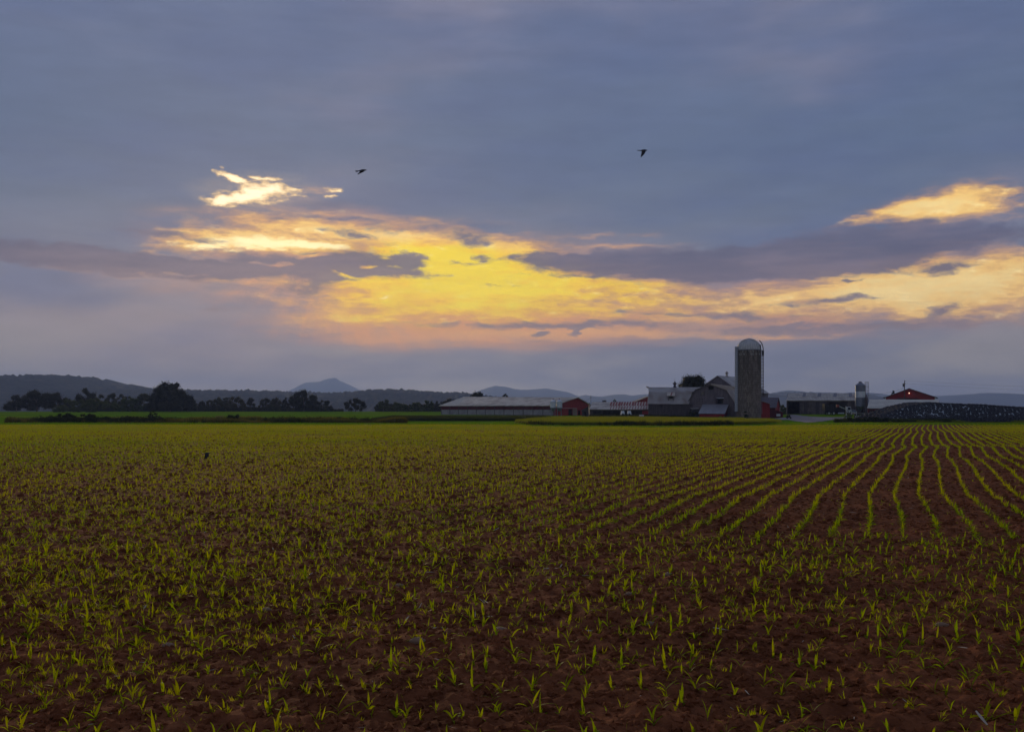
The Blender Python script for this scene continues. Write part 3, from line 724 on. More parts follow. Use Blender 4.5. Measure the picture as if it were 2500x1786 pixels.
# ------------------------------------------------------------------ trees
class Leafy:
    def __init__(s): s.v = []; s.f = []
    def quads(s, P_, U_, W_, a):
        b = len(s.v)
        A = P_ - U_ * a * 0.5; B = P_ + W_ * a * 0.32; C = P_ + U_ * a * 0.5; D = P_ - W_ * a * 0.32
        q = np.stack([A, B, C, D], 1).reshape(-1, 3)
        s.v.extend(map(tuple, q)); s.f.extend([(b + 4 * i, b + 4 * i + 1, b + 4 * i + 2, b + 4 * i + 3) for i in range(len(P_))])
def crown_mesh(cx, cy_, z0, w, h, dep, leaf_s, m, g, name='crown', nl=None, shape='round', dense=1.0):
    """Crown with foot z0, width w, height h: many overlapping lobes of leaf clumps round a ragged core."""
    L = Leafy(); nl = nl or int(min(64, max(30, w * h / 3.2))); lobes = []
    for i in range(nl):
        u = g.uniform(-1, 1); q = g.uniform(0.02, 1)
        lim = {'round': math.sqrt(max(0.02, 1 - (2 * q - 0.9) ** 2 * 0.9)), 'broad': 1.0 - 0.55 * q ** 2.2, 'cone': 1.05 - 0.8 * q, 'column': 1.0 - 0.35 * q ** 3}[shape]
        x = u * lim * w * 0.5 * 0.88; z = z0 + h * (0.04 + 0.82 * q ** 1.1); y = g.uniform(-1, 1) * dep * 0.5 * 0.7 * lim
        r = g.uniform(0.13, 0.22) * min(w, h * 1.3) * (1.15 - 0.35 * q)
        lobes.append((cx + x, cy_ + y, z, r))
    top = max(l[2] + l[3] * 0.95 for l in lobes); k = (z0 + h - z0) / (top - z0)
    lobes = [(a, b, z0 + (c - z0) * k, r) for a, b, c, r in lobes]
    for (x, y, z, r) in lobes:
        n = int(dense * max(30, 6.0 * (r / leaf_s) ** 2)); n = min(n, 600)
        d_ = g.normal(size=(n, 3)); d_ /= np.linalg.norm(d_, axis=1)[:, None]
        rad = r * (g.uniform(0.55, 1.0, n) + 0.28 * np.abs(g.normal(0, 1, n)) * (g.random(n) < 0.3))
        p = np.array([x, y, z]) + d_ * rad[:, None] * np.array([1, 1, 0.85]); p[:, 2] = np.maximum(p[:, 2], z0)
        u = g.normal(size=(n, 3)); u /= np.linalg.norm(u, axis=1)[:, None]
        w_ = np.cross(u, d_ + 0.01); w_ /= np.linalg.norm(w_, axis=1)[:, None] + 1e-9
        L.quads(p, u, w_, (leaf_s * g.uniform(0.6, 1.4, n))[:, None])
    mb = MB(); mb.v = L.v; mb.f = L.f
    for (x, y, z, r) in lobes:                      # the dense inside of each lobe
        b = len(mb.v)
        for q in ICO_V:
            k = r * g.uniform(0.55, 0.86); mb.v.append((x + q[0] * k, y + q[1] * k, max(z0, z + q[2] * k * 0.85)))
        mb.f += [(b + i, b + j, b + l) for i, j, l in ICO_F]
    return mb
bm_ = bmesh.new(); bmesh.ops.create_icosphere(bm_, subdivisions=1, radius=1)
ICO_V = [tuple(v.co) for v in bm_.verts]; ICO_F = [tuple(v.index for v in f.verts) for f in bm_.faces]; bm_.free()
def make_tree(px, top, base, wpx, Y, label, kind='tree', shape='round', m=None, group=None, leaf_px=2.6, nl=None, trunk=True, gap=0.10, dense=1.0, name=None, cat=None):
    g = np.random.default_rng(abs(hash((px, top))) % (2 ** 31) if False else int(px * 7 + top))
    c = at(px, base, Y); z0 = gz1(c.x, Y) if Y < 500 else c.z; z0 = min(z0, c.z + 0.4)
    zt = EYE + (HY - top) / F * Y; h = zt - z0; w = wpx / F * Y
    t = empty(name or kind, (c.x, Y, z0), label, cat or kind, group)
    mb = crown_mesh(c.x, Y, z0 + h * gap, w, h * (1 - gap), w * 0.8, leaf_px * Y / F, m or M_darkleaf, g, shape=shape, dense=dense, nl=nl)
    cr = mb.build('crown', m or M_darkleaf, t)
    if trunk:
        tb = MB(); r = max(0.10, w * 0.022); hb = h * 0.62
        tb.bar((c.x, Y, z0 - 0.3), (c.x + w * 0.01, Y, z0 + hb * 0.5), r * 1.5, 8, r); tb.bar((c.x + w * 0.01, Y, z0 + hb * 0.5), (c.x, Y, z0 + hb), r, 8, r * 0.4)
        for q in range(7):
            a = g.uniform(0, 6.28); s0 = z0 + hb * g.uniform(0.25, 0.8)
            tb.bar((c.x, Y, s0), (c.x + math.cos(a) * w * 0.3, Y + math.sin(a) * w * 0.3, s0 + h * g.uniform(0.12, 0.28)), r * 0.5, 6, r * 0.12)
        tb.build('trunk', M_bark, t)
    return t
M_bark = mat('bark', (0.07, 0.055, 0.045), (0.13, 0.10, 0.08), 4, 0.95, 0.4, (1, 1, 0.3))
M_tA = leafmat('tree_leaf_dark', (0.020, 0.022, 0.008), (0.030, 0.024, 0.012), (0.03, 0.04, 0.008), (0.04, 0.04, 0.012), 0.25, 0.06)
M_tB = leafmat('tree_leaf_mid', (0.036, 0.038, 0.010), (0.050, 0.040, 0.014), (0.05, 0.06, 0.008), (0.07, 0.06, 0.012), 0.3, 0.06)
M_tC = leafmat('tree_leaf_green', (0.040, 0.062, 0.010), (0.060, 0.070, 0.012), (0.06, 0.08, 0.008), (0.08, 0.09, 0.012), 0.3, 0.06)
TG = 'trees lining the far side of the green field'
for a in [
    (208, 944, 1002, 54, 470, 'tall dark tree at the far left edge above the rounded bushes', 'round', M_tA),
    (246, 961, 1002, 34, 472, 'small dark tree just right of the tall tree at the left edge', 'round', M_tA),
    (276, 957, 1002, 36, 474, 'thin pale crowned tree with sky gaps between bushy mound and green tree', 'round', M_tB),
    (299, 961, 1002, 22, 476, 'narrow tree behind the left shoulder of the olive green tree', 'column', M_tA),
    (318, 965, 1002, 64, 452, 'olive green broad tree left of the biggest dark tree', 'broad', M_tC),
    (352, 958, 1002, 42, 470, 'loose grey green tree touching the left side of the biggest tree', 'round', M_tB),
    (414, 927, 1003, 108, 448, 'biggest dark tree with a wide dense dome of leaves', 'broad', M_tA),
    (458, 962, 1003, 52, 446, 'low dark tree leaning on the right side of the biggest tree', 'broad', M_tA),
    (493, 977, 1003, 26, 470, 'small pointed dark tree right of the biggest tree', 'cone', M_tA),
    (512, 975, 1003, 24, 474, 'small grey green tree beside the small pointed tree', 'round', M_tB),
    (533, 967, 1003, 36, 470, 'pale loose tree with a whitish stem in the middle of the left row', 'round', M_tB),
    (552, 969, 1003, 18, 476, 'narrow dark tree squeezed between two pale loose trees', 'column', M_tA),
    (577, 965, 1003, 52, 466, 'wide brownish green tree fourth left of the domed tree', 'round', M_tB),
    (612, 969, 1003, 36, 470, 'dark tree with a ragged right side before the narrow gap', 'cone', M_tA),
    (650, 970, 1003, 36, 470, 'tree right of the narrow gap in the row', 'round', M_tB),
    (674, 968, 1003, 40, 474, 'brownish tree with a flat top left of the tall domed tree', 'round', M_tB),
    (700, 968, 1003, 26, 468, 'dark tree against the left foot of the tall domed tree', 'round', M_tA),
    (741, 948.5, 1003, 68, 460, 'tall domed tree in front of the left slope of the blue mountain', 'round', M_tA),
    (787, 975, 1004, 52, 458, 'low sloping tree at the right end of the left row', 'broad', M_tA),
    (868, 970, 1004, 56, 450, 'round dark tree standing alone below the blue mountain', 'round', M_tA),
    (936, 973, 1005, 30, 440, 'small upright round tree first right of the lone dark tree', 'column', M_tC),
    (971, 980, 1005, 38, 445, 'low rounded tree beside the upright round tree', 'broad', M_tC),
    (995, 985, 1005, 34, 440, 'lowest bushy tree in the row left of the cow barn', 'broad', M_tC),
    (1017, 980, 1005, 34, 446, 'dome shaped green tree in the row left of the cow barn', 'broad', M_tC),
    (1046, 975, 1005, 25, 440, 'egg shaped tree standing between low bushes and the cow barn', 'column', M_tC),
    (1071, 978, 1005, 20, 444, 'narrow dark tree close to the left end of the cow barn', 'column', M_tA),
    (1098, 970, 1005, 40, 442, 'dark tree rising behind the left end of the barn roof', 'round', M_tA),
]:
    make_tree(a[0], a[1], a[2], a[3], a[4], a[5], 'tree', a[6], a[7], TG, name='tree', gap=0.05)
make_tree(208, 969, 1004, 176, 425, 'wide rounded green bush mound at the left end of the tree row', 'bush', 'broad', M_tC, None, trunk=False, gap=0.0, dense=1.3)
make_tree(1168, 954, 1000, 52, 400, 'reddish dark tree showing above the left part of the cow barn ridge', 'tree', 'broad', M_tA, 'trees behind the cow barn')
make_tree(1230, 959, 1000, 26, 400, 'small twiggy tree top showing above the cow barn ridge', 'tree', 'round', M_tA, 'trees behind the cow barn', dense=0.5)
make_tree(1476, 976, 1003, 20, 420, 'small round tree top above the long striped roof', 'tree', 'round', M_tA, 'trees behind the farm sheds')
make_tree(1500, 974, 1003, 12, 420, 'small tawny tree top right of the other one above the striped roof', 'tree', 'round', M_tC, 'trees behind the farm sheds')
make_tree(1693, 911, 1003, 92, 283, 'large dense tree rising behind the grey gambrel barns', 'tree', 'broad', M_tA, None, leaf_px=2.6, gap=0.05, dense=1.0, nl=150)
make_tree(1912, 987, 1006, 20, 320, 'yellow green bush between red barn and long open shed', 'bush', 'round', M_tC, None, trunk=False, gap=0)
make_tree(2181, 952, 1000, 15, 372, 'spiky small tree top behind the left roof slope of the red gabled barn', 'tree', 'round', M_tA, 'trees behind the farm sheds', dense=0.35)
# the row goes on outside the picture
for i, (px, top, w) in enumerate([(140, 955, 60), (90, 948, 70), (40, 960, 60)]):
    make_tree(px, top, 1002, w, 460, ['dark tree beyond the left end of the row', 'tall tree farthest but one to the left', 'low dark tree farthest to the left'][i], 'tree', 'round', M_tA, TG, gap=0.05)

# ------------------------------------------------------------------ verges
def X0(px, Y=466.0): return (px - HX) / F * Y
def region_pts(n, f):
    """n points (x, y) from bearing/depth sampler f -> kept where it says so."""
    P = f(n); return P
def strip(n, p0, p1, d0, d1):
    px = rng.uniform(p0, p1, n); y = rng.uniform(0, 1, n)
    y = (d0(px) if callable(d0) else d0) * (1 - y) + (d1(px) if callable(d1) else d1) * y
    return (px - HX) / F * y, y
rnd = random.Random(21)
tuft_v = [tuft_mesh('tuft', M_grass, rnd, 22, 0.55, 0.25, 0.022, 2, 70) for _ in range(5)]
weedt_v = [tuft_mesh('weed_stand', M_weed, rnd, 26, 0.8, 0.30, 0.045, 2, 60) for _ in range(5)]
M_dull = leafmat('rough_grass', (0.085, 0.082, 0.012), (0.12, 0.095, 0.018), (0.20, 0.19, 0.015), (0.28, 0.20, 0.03), 0.4, 0.12)
dull_v = [tuft_mesh('dull_tuft', M_dull, rnd, 22, 0.55, 0.25, 0.03, 2, 70) for _ in range(5)]
short_v = [tuft_mesh('short_tuft', M_grass, rnd, 18, 0.22, 0.22, 0.02, 2, 70) for _ in range(4)]
def clump_mesh(m, r_, n=110, rx=0.7, rz=0.9, size=0.17):
    V_, F_ = clump_arrays(n, rx, rx, rz, size, r_); return raw_mesh('clump', V_, F_, m)
bush_v = [clump_mesh(M_darkleaf, rnd) for _ in range(5)]
bushw_v = [clump_mesh(M_weed, rnd) for _ in range(4)]
def sc(name, x, y, scl, var, label, cat='grass', dz=-0.03):
    return scatter(name, np.stack([x, y, gz(x, y) + dz], -1), scl, var, label, cat)
# left verge: rough grass with weeds
x, y = strip(9000, 20, 985, 178.4, lambda p: np.interp(p, [20, 700, 850, 985], [193, 193, 188, 180.5]))
k = y > 178.2 + 3.2 * vnoise(x / 3.1, y * 0, 89) * vnoise(x / 11, y * 0 + 5, 88) * 2; x, y = x[k], y[k]; h = 0.8 + 2.1 * vnoise(x / 4, y / 3, 90); sc('verge_grass', x, y, h, dull_v, 'rough grass along the far edge of the corn field at the left')
x, y = strip(2600, 20, 940, 178.6, lambda p: np.interp(p, [20, 700, 850, 940], [190, 190, 186, 181]))
k = vnoise(x / 4, y / 2, 91) > 0.55; x, y = x[k], y[k]; sc('verge_weeds', x, y, rng.uniform(0.9, 1.8, len(x)), weedt_v, 'dark weeds in the rough grass at the left field edge', 'weeds')
x, y = strip(1300, 20, 425, 179.5, 184.5)
k = vnoise(x / 3, y / 2, 92) > 0.42; x, y = x[k], y[k]; sc('verge_brush', x, y, rng.uniform(0.7, 1.5, len(x)), bush_v, 'dark brush filling the left end of the field edge', 'brush')
x, y = strip(1100, 430, 950, 179.2, lambda p: np.interp(p, [430, 850, 950], [185, 184, 181]))
k = vnoise(x / 4, y / 2, 93) > 0.56; x, y = x[k], y[k]; sc('verge_scrub', x, y, rng.uniform(0.6, 1.45, len(x)), bushw_v, 'brown green scrub along the middle of the field edge', 'brush')
# undergrowth under the far row of trees
x = np.concatenate([rng.uniform(X0(150), X0(835), 1500), rng.uniform(X0(922), X0(1120), 420)]); y = rng.uniform(462, 470, len(x))
big_v = [clump_mesh(M_tA, rnd, 150, 2.2, 3.0, 0.7) for _ in range(4)] + [clump_mesh(M_tB, rnd, 150, 2.2, 2.6, 0.7)]
hh = 0.35 + 0.95 * vnoise(x / 9, y * 0, 98); sc('undergrowth', x, y, hh, big_v, 'dark undergrowth joining the trees beyond the green field', 'undergrowth')
# tall weeds in front of the cow barn
x, y = strip(7000, 908, 1345, 212, 240)
k = (rng.random(len(x)) < 0.95); x, y = x[k], y[k]
hh = np.interp(HX + F * x / y, [905, 935, 960, 1290, 1345], [0.5, 0.9, 1.25, 1.15, 0.6])
sc('tall_weeds', x, y, hh * rng.uniform(0.75, 1.15, len(x)), weedt_v, 'tall dark weeds growing in front of the long cow barn', 'weeds')
# hay patch between the field and the barns
n = 34000
a_ = rng.uniform(0.004, 0.262, n); y = np.sqrt(rng.uniform(0, 1, n)); yf = field_edge(a_) ; y = yf + 0.6 + (237 - yf) * rng.uniform(0, 1, n) ** 1.2; x = a_ * y
k = (y < 240) & ~((a_ > 0.226) & (y > 205)); x, y = x[k], y[k]
sc('hay_grass', x, y, rng.uniform(0.7, 1.1, len(x)), tuft_v, 'ripening hay grass on the low bank before the barns')
n = 2600
a_ = rng.uniform(0.002, 0.215, n); y = field_edge(a_) + 0.1 + np.abs(rng.normal(0, 0.55, n)); x = a_ * y
k = vnoise(x / 3.5, y * 0 + 2, 95) ** 1.5 > rng.random(n) * 0.8; x, y = x[k], y[k]
k = rng.random(len(x)) < 0.5; sc('bank_grass', x[k], y[k], rng.uniform(0.7, 1.3, int(k.sum())), dull_v, 'rough brown grass along the front edge of the hay bank'); x, y = x[~k], y[~k]; sc('bank_weeds', x, y, rng.uniform(0.55, 1.05, len(x)), weedt_v, 'dark weeds along the front edge of the hay bank', 'weeds')
# green field edge and verge at the right
x, y = strip(5000, 1880, 2520, 178.2, lambda p: np.interp(p, [1880, 1930, 2010, 2060, 2520], [200, 186, 184, 194, 197]))
sc('verge_short_grass', x, y, rng.uniform(0.6, 1.3, len(x)), short_v, 'short grass between the corn rows and the farm yard')
x, y = strip(900, 2170, 2520, 193.5, 197); k = vnoise(x / 2.5, y * 0, 97) > 0.4; x, y = x[k], y[k]
sc('verge_tall_grass', x, y, rng.uniform(0.6, 1.3, len(x)), tuft_v, 'yellowish grass at the foot of the tyre covered heap')
x, y = strip(1800, 2040, 2330, 195, lambda p: np.interp(p, [2040, 2070, 2330], [197, 201, 198])); sc('heap_foot_weeds', x, y, rng.uniform(0.5, 1.2, len(x)), weedt_v, 'dark weeds at the foot of the tyre heap', 'weeds')
x, y = strip(1500, 1470, 1800, 241, 251); k = rng.random(len(x)) < 0.9; x, y = x[k], y[k]
sc('barn_front_weeds', x, y, rng.uniform(0.5, 1.1, len(x)), weedt_v, 'dark weeds against the front of the grey barns', 'weeds')
x, y = strip(900, 1440, 1690, 246, 253)
sc('barn_front_brush', x, y, rng.uniform(0.6, 1.15, len(x)), bush_v, 'dark brush under the striped roof and grey barn wall', 'brush')
x, y = strip(700, 1345, 1480, 236, 250); sc('yard_grass', x, y, rng.uniform(0.4, 0.8, len(x)), tuft_v, 'rough grass in front of the feed bins')

# single shrubs, boulders and sticks of the verge
def shrub(px, top, base, w, Y, label, m=None, name='shrub', cat='shrub', group=None, dense=1.0, leaf_px=2.4):
    if px < 900: top -= 1.8
    c = at(px, base, Y); z0 = gz1(c.x, Y) - 0.05; h = EYE + (HY - top) / F * Y - z0; g = np.random.default_rng(int(px * 3 + top * 5))
    mb = crown_mesh(c.x, Y, z0, w / F * Y, h, min(2.5, w / F * Y * 0.8), leaf_px * Y / F, None, g, nl=max(12, int(w / 1.6)), shape='broad', dense=dense)
    o = mb.build(name, m or M_darkleaf, loc=(c.x, Y, z0)); return tag(o, label, cat, group)
VG = 'shrubs along the far field edge'
shrub(212, 1009.5, 1030, 70, 184, 'dark shrub at the far left end of the field edge', group=VG)
shrub(160, 1008, 1030, 70, 184, 'dark shrub beyond the left end of the field edge', group=VG)
shrub(258, 1016, 1031, 50, 183, 'low dark shrub second from the left on the field edge', group=VG)
shrub(316, 1015.5, 1028, 66, 185, 'long low shrub left of the sapling', group=VG)
shrub(376, 1014, 1028, 60, 185.5, 'dark shrub around the foot of the sapling', group=VG)
shrub(230, 1024, 1035, 40, 180.5, 'small green shrub in front at the left field edge', M_weed, group=VG)
shrub(570, 1011, 1028, 44, 184, 'dark brush heaped behind the bare tan branches', group=VG)
shrub(660, 1018, 1030, 50, 184, 'brownish low shrub between brush heap and middle mound', M_weed, group=VG)
shrub(770, 1019, 1031, 80, 186, 'long low shrub left of the dark round one', M_weed, group=VG)
shrub(828, 1017.5, 1032, 32, 184, 'dark round shrub near the right end of the left verge', group=VG)
shrub(880, 1026, 1035, 60, 182, 'low shrub tapering into the grass at the right end of the left verge', M_weed, group=VG)
shrub(1690, 1003, 1022, 26, 247, 'dark bush under the left corner of the barn lean-to roof', group='bushes at the foot of the barns')
shrub(1822, 1003, 1024, 14, 243, 'dark bush growing up against the foot of the silo', group='bushes at the foot of the barns')
shrub(1770, 1015, 1024, 70, 244, 'yellow green weeds left of the silo foot', M_grass, group='bushes at the foot of the barns')
shrub(1925, 1012.5, 1020, 12, 232, 'small dark bush where the gravel drive begins', group='bushes at the foot of the barns')
# sapling
c = at(368, 1024, 184.5); z0 = gz1(c.x, c.y); ts = empty('sapling', (c.x, c.y, z0), 'young leafy sapling standing above the shrubs at the left field edge', 'sapling')
g = np.random.default_rng(4)
cm = crown_mesh(c.x, c.y, z0 + 1.1, 2.7, 1.3, 1.6, 0.17, None, g, nl=9, shape='broad', dense=0.55); cm.build('crown', M_tC, ts)
tb = MB(); tb.bar((c.x, c.y, z0 - 0.2), (c.x, c.y, z0 + 1.9), 0.05, 6, 0.02)
for q in range(8): tb.bar((c.x, c.y, z0 + 0.5 + 0.15 * q), (c.x + rnd.uniform(-1.1, 1.1), c.y + rnd.uniform(-0.5, 0.5), z0 + 1.3 + 0.12 * q), 0.025, 5, 0.008)
tb.build('trunk', M_bark, ts)
for (px, py, Y, r_, lab) in [(383, 1024, 181.5, 0.42, 'pale round boulder below the sapling'), (541, 1027, 181, 0.30, 'small pale boulder before the tan branches'), (893, 1039.8, 166, 0.13, 'left of two tiny white stones at the far field edge'),
                             (931, 1039.6, 166, 0.11, 'right of two tiny white stones at the far field edge')]:
    c = at(px, py, Y); me = lump_mesh('boulder', M_stone if r_ > 0.2 else M_straw, rnd, 2, (1.2, 1, 0.75), 0.12); o = bpy.data.objects.new('boulder', me); COL.objects.link(o)
    o.location = (c.x, Y, gz1(c.x, Y) + r_ * 0.5 + (0.25 if r_ > 0.2 else 0)); o.scale = (r_,) * 3; tag(o, lab, 'boulder')
M_drygrass = leafmat('dry_grass', (0.16, 0.11, 0.03), (0.22, 0.14, 0.05), (0.3, 0.2, 0.05), (0.4, 0.26, 0.08), 0.4, 0.2)
x, y = strip(420, 398, 436, 179, 182.5); dry_v = [tuft_mesh('dry_tuft', M_drygrass, rnd, 24, 0.6, 0.25, 0.03, 2, 60) for _ in range(3)]
sc('dry_grass', x, y, rng.uniform(0.8, 1.3, len(x)), dry_v, 'patch of tan dry grass right of the sapling')
M_branch = mat('dead_branch', (0.22, 0.11, 0.06), (0.32, 0.17, 0.10), 5, 0.9)
tb = empty('branch_pile', at(540, 1024, 183), 'bare tan branches leaning over beside the dark brush', 'branches')
for q in range(9):
    a, b = at(526 + q * 1.2, 1027, 183 + 0.1 * q), at(534 + q * 2.1, 1013 + (q % 3) * 1.6, 183 + 0.1 * q); m_ = (a + b) / 2 + Vector((-0.25, 0, 0.25))
    MB().bar(a, m_, 0.045, 5, 0.035).bar(m_, b, 0.035, 5, 0.02).build('branch', M_branch, tb)
# ------------------------------------------------------------------ farm buildings: materials
M_roofp = mat('pale_metal_roof', (0.52, 0.44, 0.33), (0.68, 0.59, 0.46), 0.5, 0.55, 0.0, (1, 1, 1), metal=0.1, c3=(0.34, 0.25, 0.18), s3=0.35)
M_roofg = mat('grey_metal_roof', (0.36, 0.32, 0.275), (0.48, 0.43, 0.375), 0.8, 0.5, 0.0, metal=0.15, c3=(0.26, 0.20, 0.16), s3=0.4)
M_roofb = mat('bluish_metal_roof', (0.33, 0.32, 0.33), (0.42, 0.41, 0.42), 1.2, 0.45, 0.0, metal=0.35)
M_roofd = mat('dark_shingle_roof', (0.10, 0.085, 0.09), (0.16, 0.13, 0.14), 3, 0.85)
M_rust = mat('rusty_sheet', (0.22, 0.035, 0.025), (0.32, 0.07, 0.05), 2.0, 0.7)
M_rib = mat('roof_rib', (0.26, 0.24, 0.22), (0.36, 0.33, 0.30), 1.0, 0.5, metal=0.3)
M_trans = mat('translucent_sheet', (0.50, 0.46, 0.36), (0.62, 0.58, 0.47), 1.0, 0.6)
M_skyl = mat('dark_skylight', (0.07, 0.055, 0.06), (0.11, 0.09, 0.10), 2.0, 0.35)  # dark tone for the skylight sheets
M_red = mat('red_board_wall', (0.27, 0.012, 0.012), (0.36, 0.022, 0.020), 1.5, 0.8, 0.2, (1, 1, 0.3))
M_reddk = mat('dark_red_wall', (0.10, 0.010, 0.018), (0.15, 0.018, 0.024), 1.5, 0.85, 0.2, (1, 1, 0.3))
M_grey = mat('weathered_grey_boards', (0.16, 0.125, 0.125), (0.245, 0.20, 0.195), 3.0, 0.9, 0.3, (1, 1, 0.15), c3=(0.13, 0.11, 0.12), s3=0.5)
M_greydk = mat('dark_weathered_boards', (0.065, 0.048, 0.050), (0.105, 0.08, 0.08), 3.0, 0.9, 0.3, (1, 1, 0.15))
M_plank = mat('old_brown_planks', (0.10, 0.075, 0.07), (0.20, 0.155, 0.145), 2.2, 0.9, 0.3, (3, 3, 0.12), c3=(0.07, 0.05, 0.05), s3=0.6)
M_curt = mat('grey_wall_curtain', (0.28, 0.255, 0.25), (0.42, 0.385, 0.37), 0.5, 0.6)
M_white = mat('white_trim', (0.62, 0.62, 0.62), (0.75, 0.75, 0.75), 3, 0.6)
M_dark = mat('opening_shade', (0.010, 0.009, 0.011), (0.016, 0.014, 0.016), 2, 0.6)  # near-black colour standing in for the shade inside openings
M_glass = mat('window_glass', (0.03, 0.035, 0.045), None, rough=0.12, spec=0.6)
M_galv = mat('galvanised_steel', (0.58, 0.61, 0.62), (0.74, 0.76, 0.76), 2, 0.38, metal=0.35)
M_galvd = mat('dull_galvanised_steel', (0.17, 0.18, 0.21), (0.23, 0.24, 0.27), 2, 0.45, metal=0.5)
M_black = mat('black_paint', (0.012, 0.011, 0.013), (0.022, 0.02, 0.022), 3, 0.5)
M_tyre = mat('tyre_rubber', (0.014, 0.013, 0.015), (0.028, 0.026, 0.03), 6, 0.7)
M_pole = mat('pole_wood', (0.075, 0.055, 0.05), (0.12, 0.09, 0.08), 4, 0.9, 0.2, (1, 1, 0.2))
M_tan = mat('tan_door', (0.26, 0.17, 0.11), (0.32, 0.22, 0.15), 3, 0.8)
Z3 = Vector((0, 0, 1))
def v3(x, y, z): return Vector((x, y, z))
def lerp(a, b, t): return a + (b - a) * t
def root(name, x, y, label, cat, group=None): return empty(name, (x, y, gz1(x, y)), label, cat, group)

def roof_plane(parent, e0, e1, r1, r0, m, t=0.10, ribs=0, rib_m=None, name='roof', rw=0.05, rh=0.05, ends=0.0):
    """One roof slope: eave e0-e1, ridge r0-r1."""
    o = MB().slab([e0, e1, r1, r0], t).build(name, m, parent)
    if ribs:
        mb = MB(); n = (e1 - e0).cross(r1 - e1).normalized(); n = n if n.z > 0 else -n; d = (e1 - e0).normalized()
        for i in range(ribs + 1):
            f = i / ribs; a, b = lerp(e0, e1, f), lerp(r0, r1, f)
            a = a + (b - a) * 0.002
            mb.hexa([a - d * rw / 2 - n * 0.02, a + d * rw / 2 - n * 0.02, b + d * rw / 2 - n * 0.02, b - d * rw / 2 - n * 0.02], [a - d * rw / 2 + n * rh, a + d * rw / 2 + n * rh, b + d * rw / 2 + n * rh, b - d * rw / 2 + n * rh])
        q = mb.build('roof_rib', rib_m or M_rib, o); q['kind'] = 'stuff'
    return o

def window(parent, C, ux, w, h, depth=0.10, nx=1, nz=1, frame=0.08, m=None, name='window', pm=None):
    """Framed window on a wall face: C centre on the face, ux along the wall; frame proud, pane set back inside it."""
    ux = Vector(ux).normalized(); n = Vector((ux.y, -ux.x, 0))
    if n.y > 0: n = -n
    mb = MB()
    def bx(a0, a1, z0, z1, d0, d1, mb_):
        q = [C + ux * a + Z3 * z for a, z in ((a0, z0), (a1, z0), (a1, z1), (a0, z1))]
        mb_.hexa([p + n * d0 for p in q], [p + n * d1 for p in q])
    f = frame; W2, H2 = w / 2, h / 2
    bx(-W2, W2, -H2, -H2 + f, 0.003, depth, mb); bx(-W2, W2, H2 - f, H2, 0.003, depth, mb); bx(-W2, -W2 + f, -H2 + f, H2 - f, 0.003, depth, mb); bx(W2 - f, W2, -H2 + f, H2 - f, 0.003, depth, mb)
    for i in range(1, nx): x = -W2 + w * i / nx; bx(x - f * .3, x + f * .3, -H2 + f, H2 - f, 0.012, depth * .8, mb)
    for i in range(1, nz): z = -H2 + h * i / nz; bx(-W2 + f, W2 - f, z - f * .3, z + f * .3, 0.014, depth * .75, mb)
    o = mb.build(name, m or M_greydk, parent)
    p = MB(); bx(-W2 + f, W2 - f, -H2 + f, H2 - f, 0.004, 0.010, p); p.build('pane', pm or M_glass, o)
    return o

# ------------------------------------------------------------------ long cow barn
t_ = root('cow_barn', -5, 318, 'long low red cow barn with a pale metal roof behind tall weeds', 'barn')
eR = at(1351, 990, 305); Ld = v3(-0.764, 0.645, 0); Cd = v3(0.645, 0.764, 0)
eR.z = 3.75; EA = lambda s, c, z: v3(eR.x, eR.y, 0) + Ld * s + Cd * c + Z3 * z
HALF, LEN, FAR, ZE, ZR = 11.6, 47.0, 6.2, 3.75, 6.35
zb = -0.2
rf = roof_plane(t_, EA(-0.6, -0.6, ZE), EA(LEN, -0.6, ZE + .05), EA(LEN, HALF, ZR + .55), EA(-0.6, HALF, ZR), M_roofp, 0.14, ribs=44, rib_m=M_roofp, rw=0.07, rh=0.05)
zf = ZR - 0.33 * 6.9
rf2 = roof_plane(t_, EA(-0.6, HALF + 0.02, ZR - .01), EA(LEN, HALF + 0.02, ZR + .54), EA(LEN, HALF + 6.9, zf + .5), EA(-0.6, HALF + 6.9, zf), M_roofp, 0.14)
for (s0, s1, c0, c1, m_) in [(38.5, 41.5, 3.4, 7.9, M_rust), (39.8, 46.9, 0.3, 11.3, M_trans)]:
    n = (EA(0, HALF, ZR) - EA(0, 0, ZE)).normalized().cross(Ld).normalized(); n = n if n.z > 0 else -n
    zz = lambda s, c: ZE + (ZR - ZE) * (c + .6) / (HALF + .6) + 0.55 * (s / LEN) * (c + .6) / (HALF + .6) + 0.05 * s / LEN * (1 - (c + .6) / (HALF + .6))
    dz_ = 0.012 if m_ is M_trans else 0.03
    MB().slab([EA(s0, c0, zz(s0, c0) + dz_), EA(s1, c0, zz(s1, c0) + dz_), EA(s1, c1 if m_ is M_trans else c0 + .5, zz(s1, c1 if m_ is M_trans else c0 + .5) + dz_), EA(s0, c1, zz(s0, c1) + dz_)] if m_ is M_trans else
              [EA(s0, c0, zz(s0, c0) + .03), EA(s0 + .3, c0, zz(s0 + .3, c0) + .03), EA(s1 + .3, c1, zz(s1 + .3, c1) + .03), EA(s1, c1, zz(s1, c1) + .03)], 0.02).build('translucent_sheet' if m_ is M_trans else 'rust_strip', m_, rf)
A, B = EA(0, 0, 0), EA(LEN - 0.4, 0, 0)
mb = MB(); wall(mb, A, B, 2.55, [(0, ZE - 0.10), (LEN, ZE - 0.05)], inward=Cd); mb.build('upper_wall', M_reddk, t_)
mb = MB(); wall(mb, A + Cd * 0.05, B + Cd * 0.05, 0.95, [(0, 2.53), (LEN, 2.53)], inward=Cd, t=0.06); mb.build('curtain', M_curt, t_)
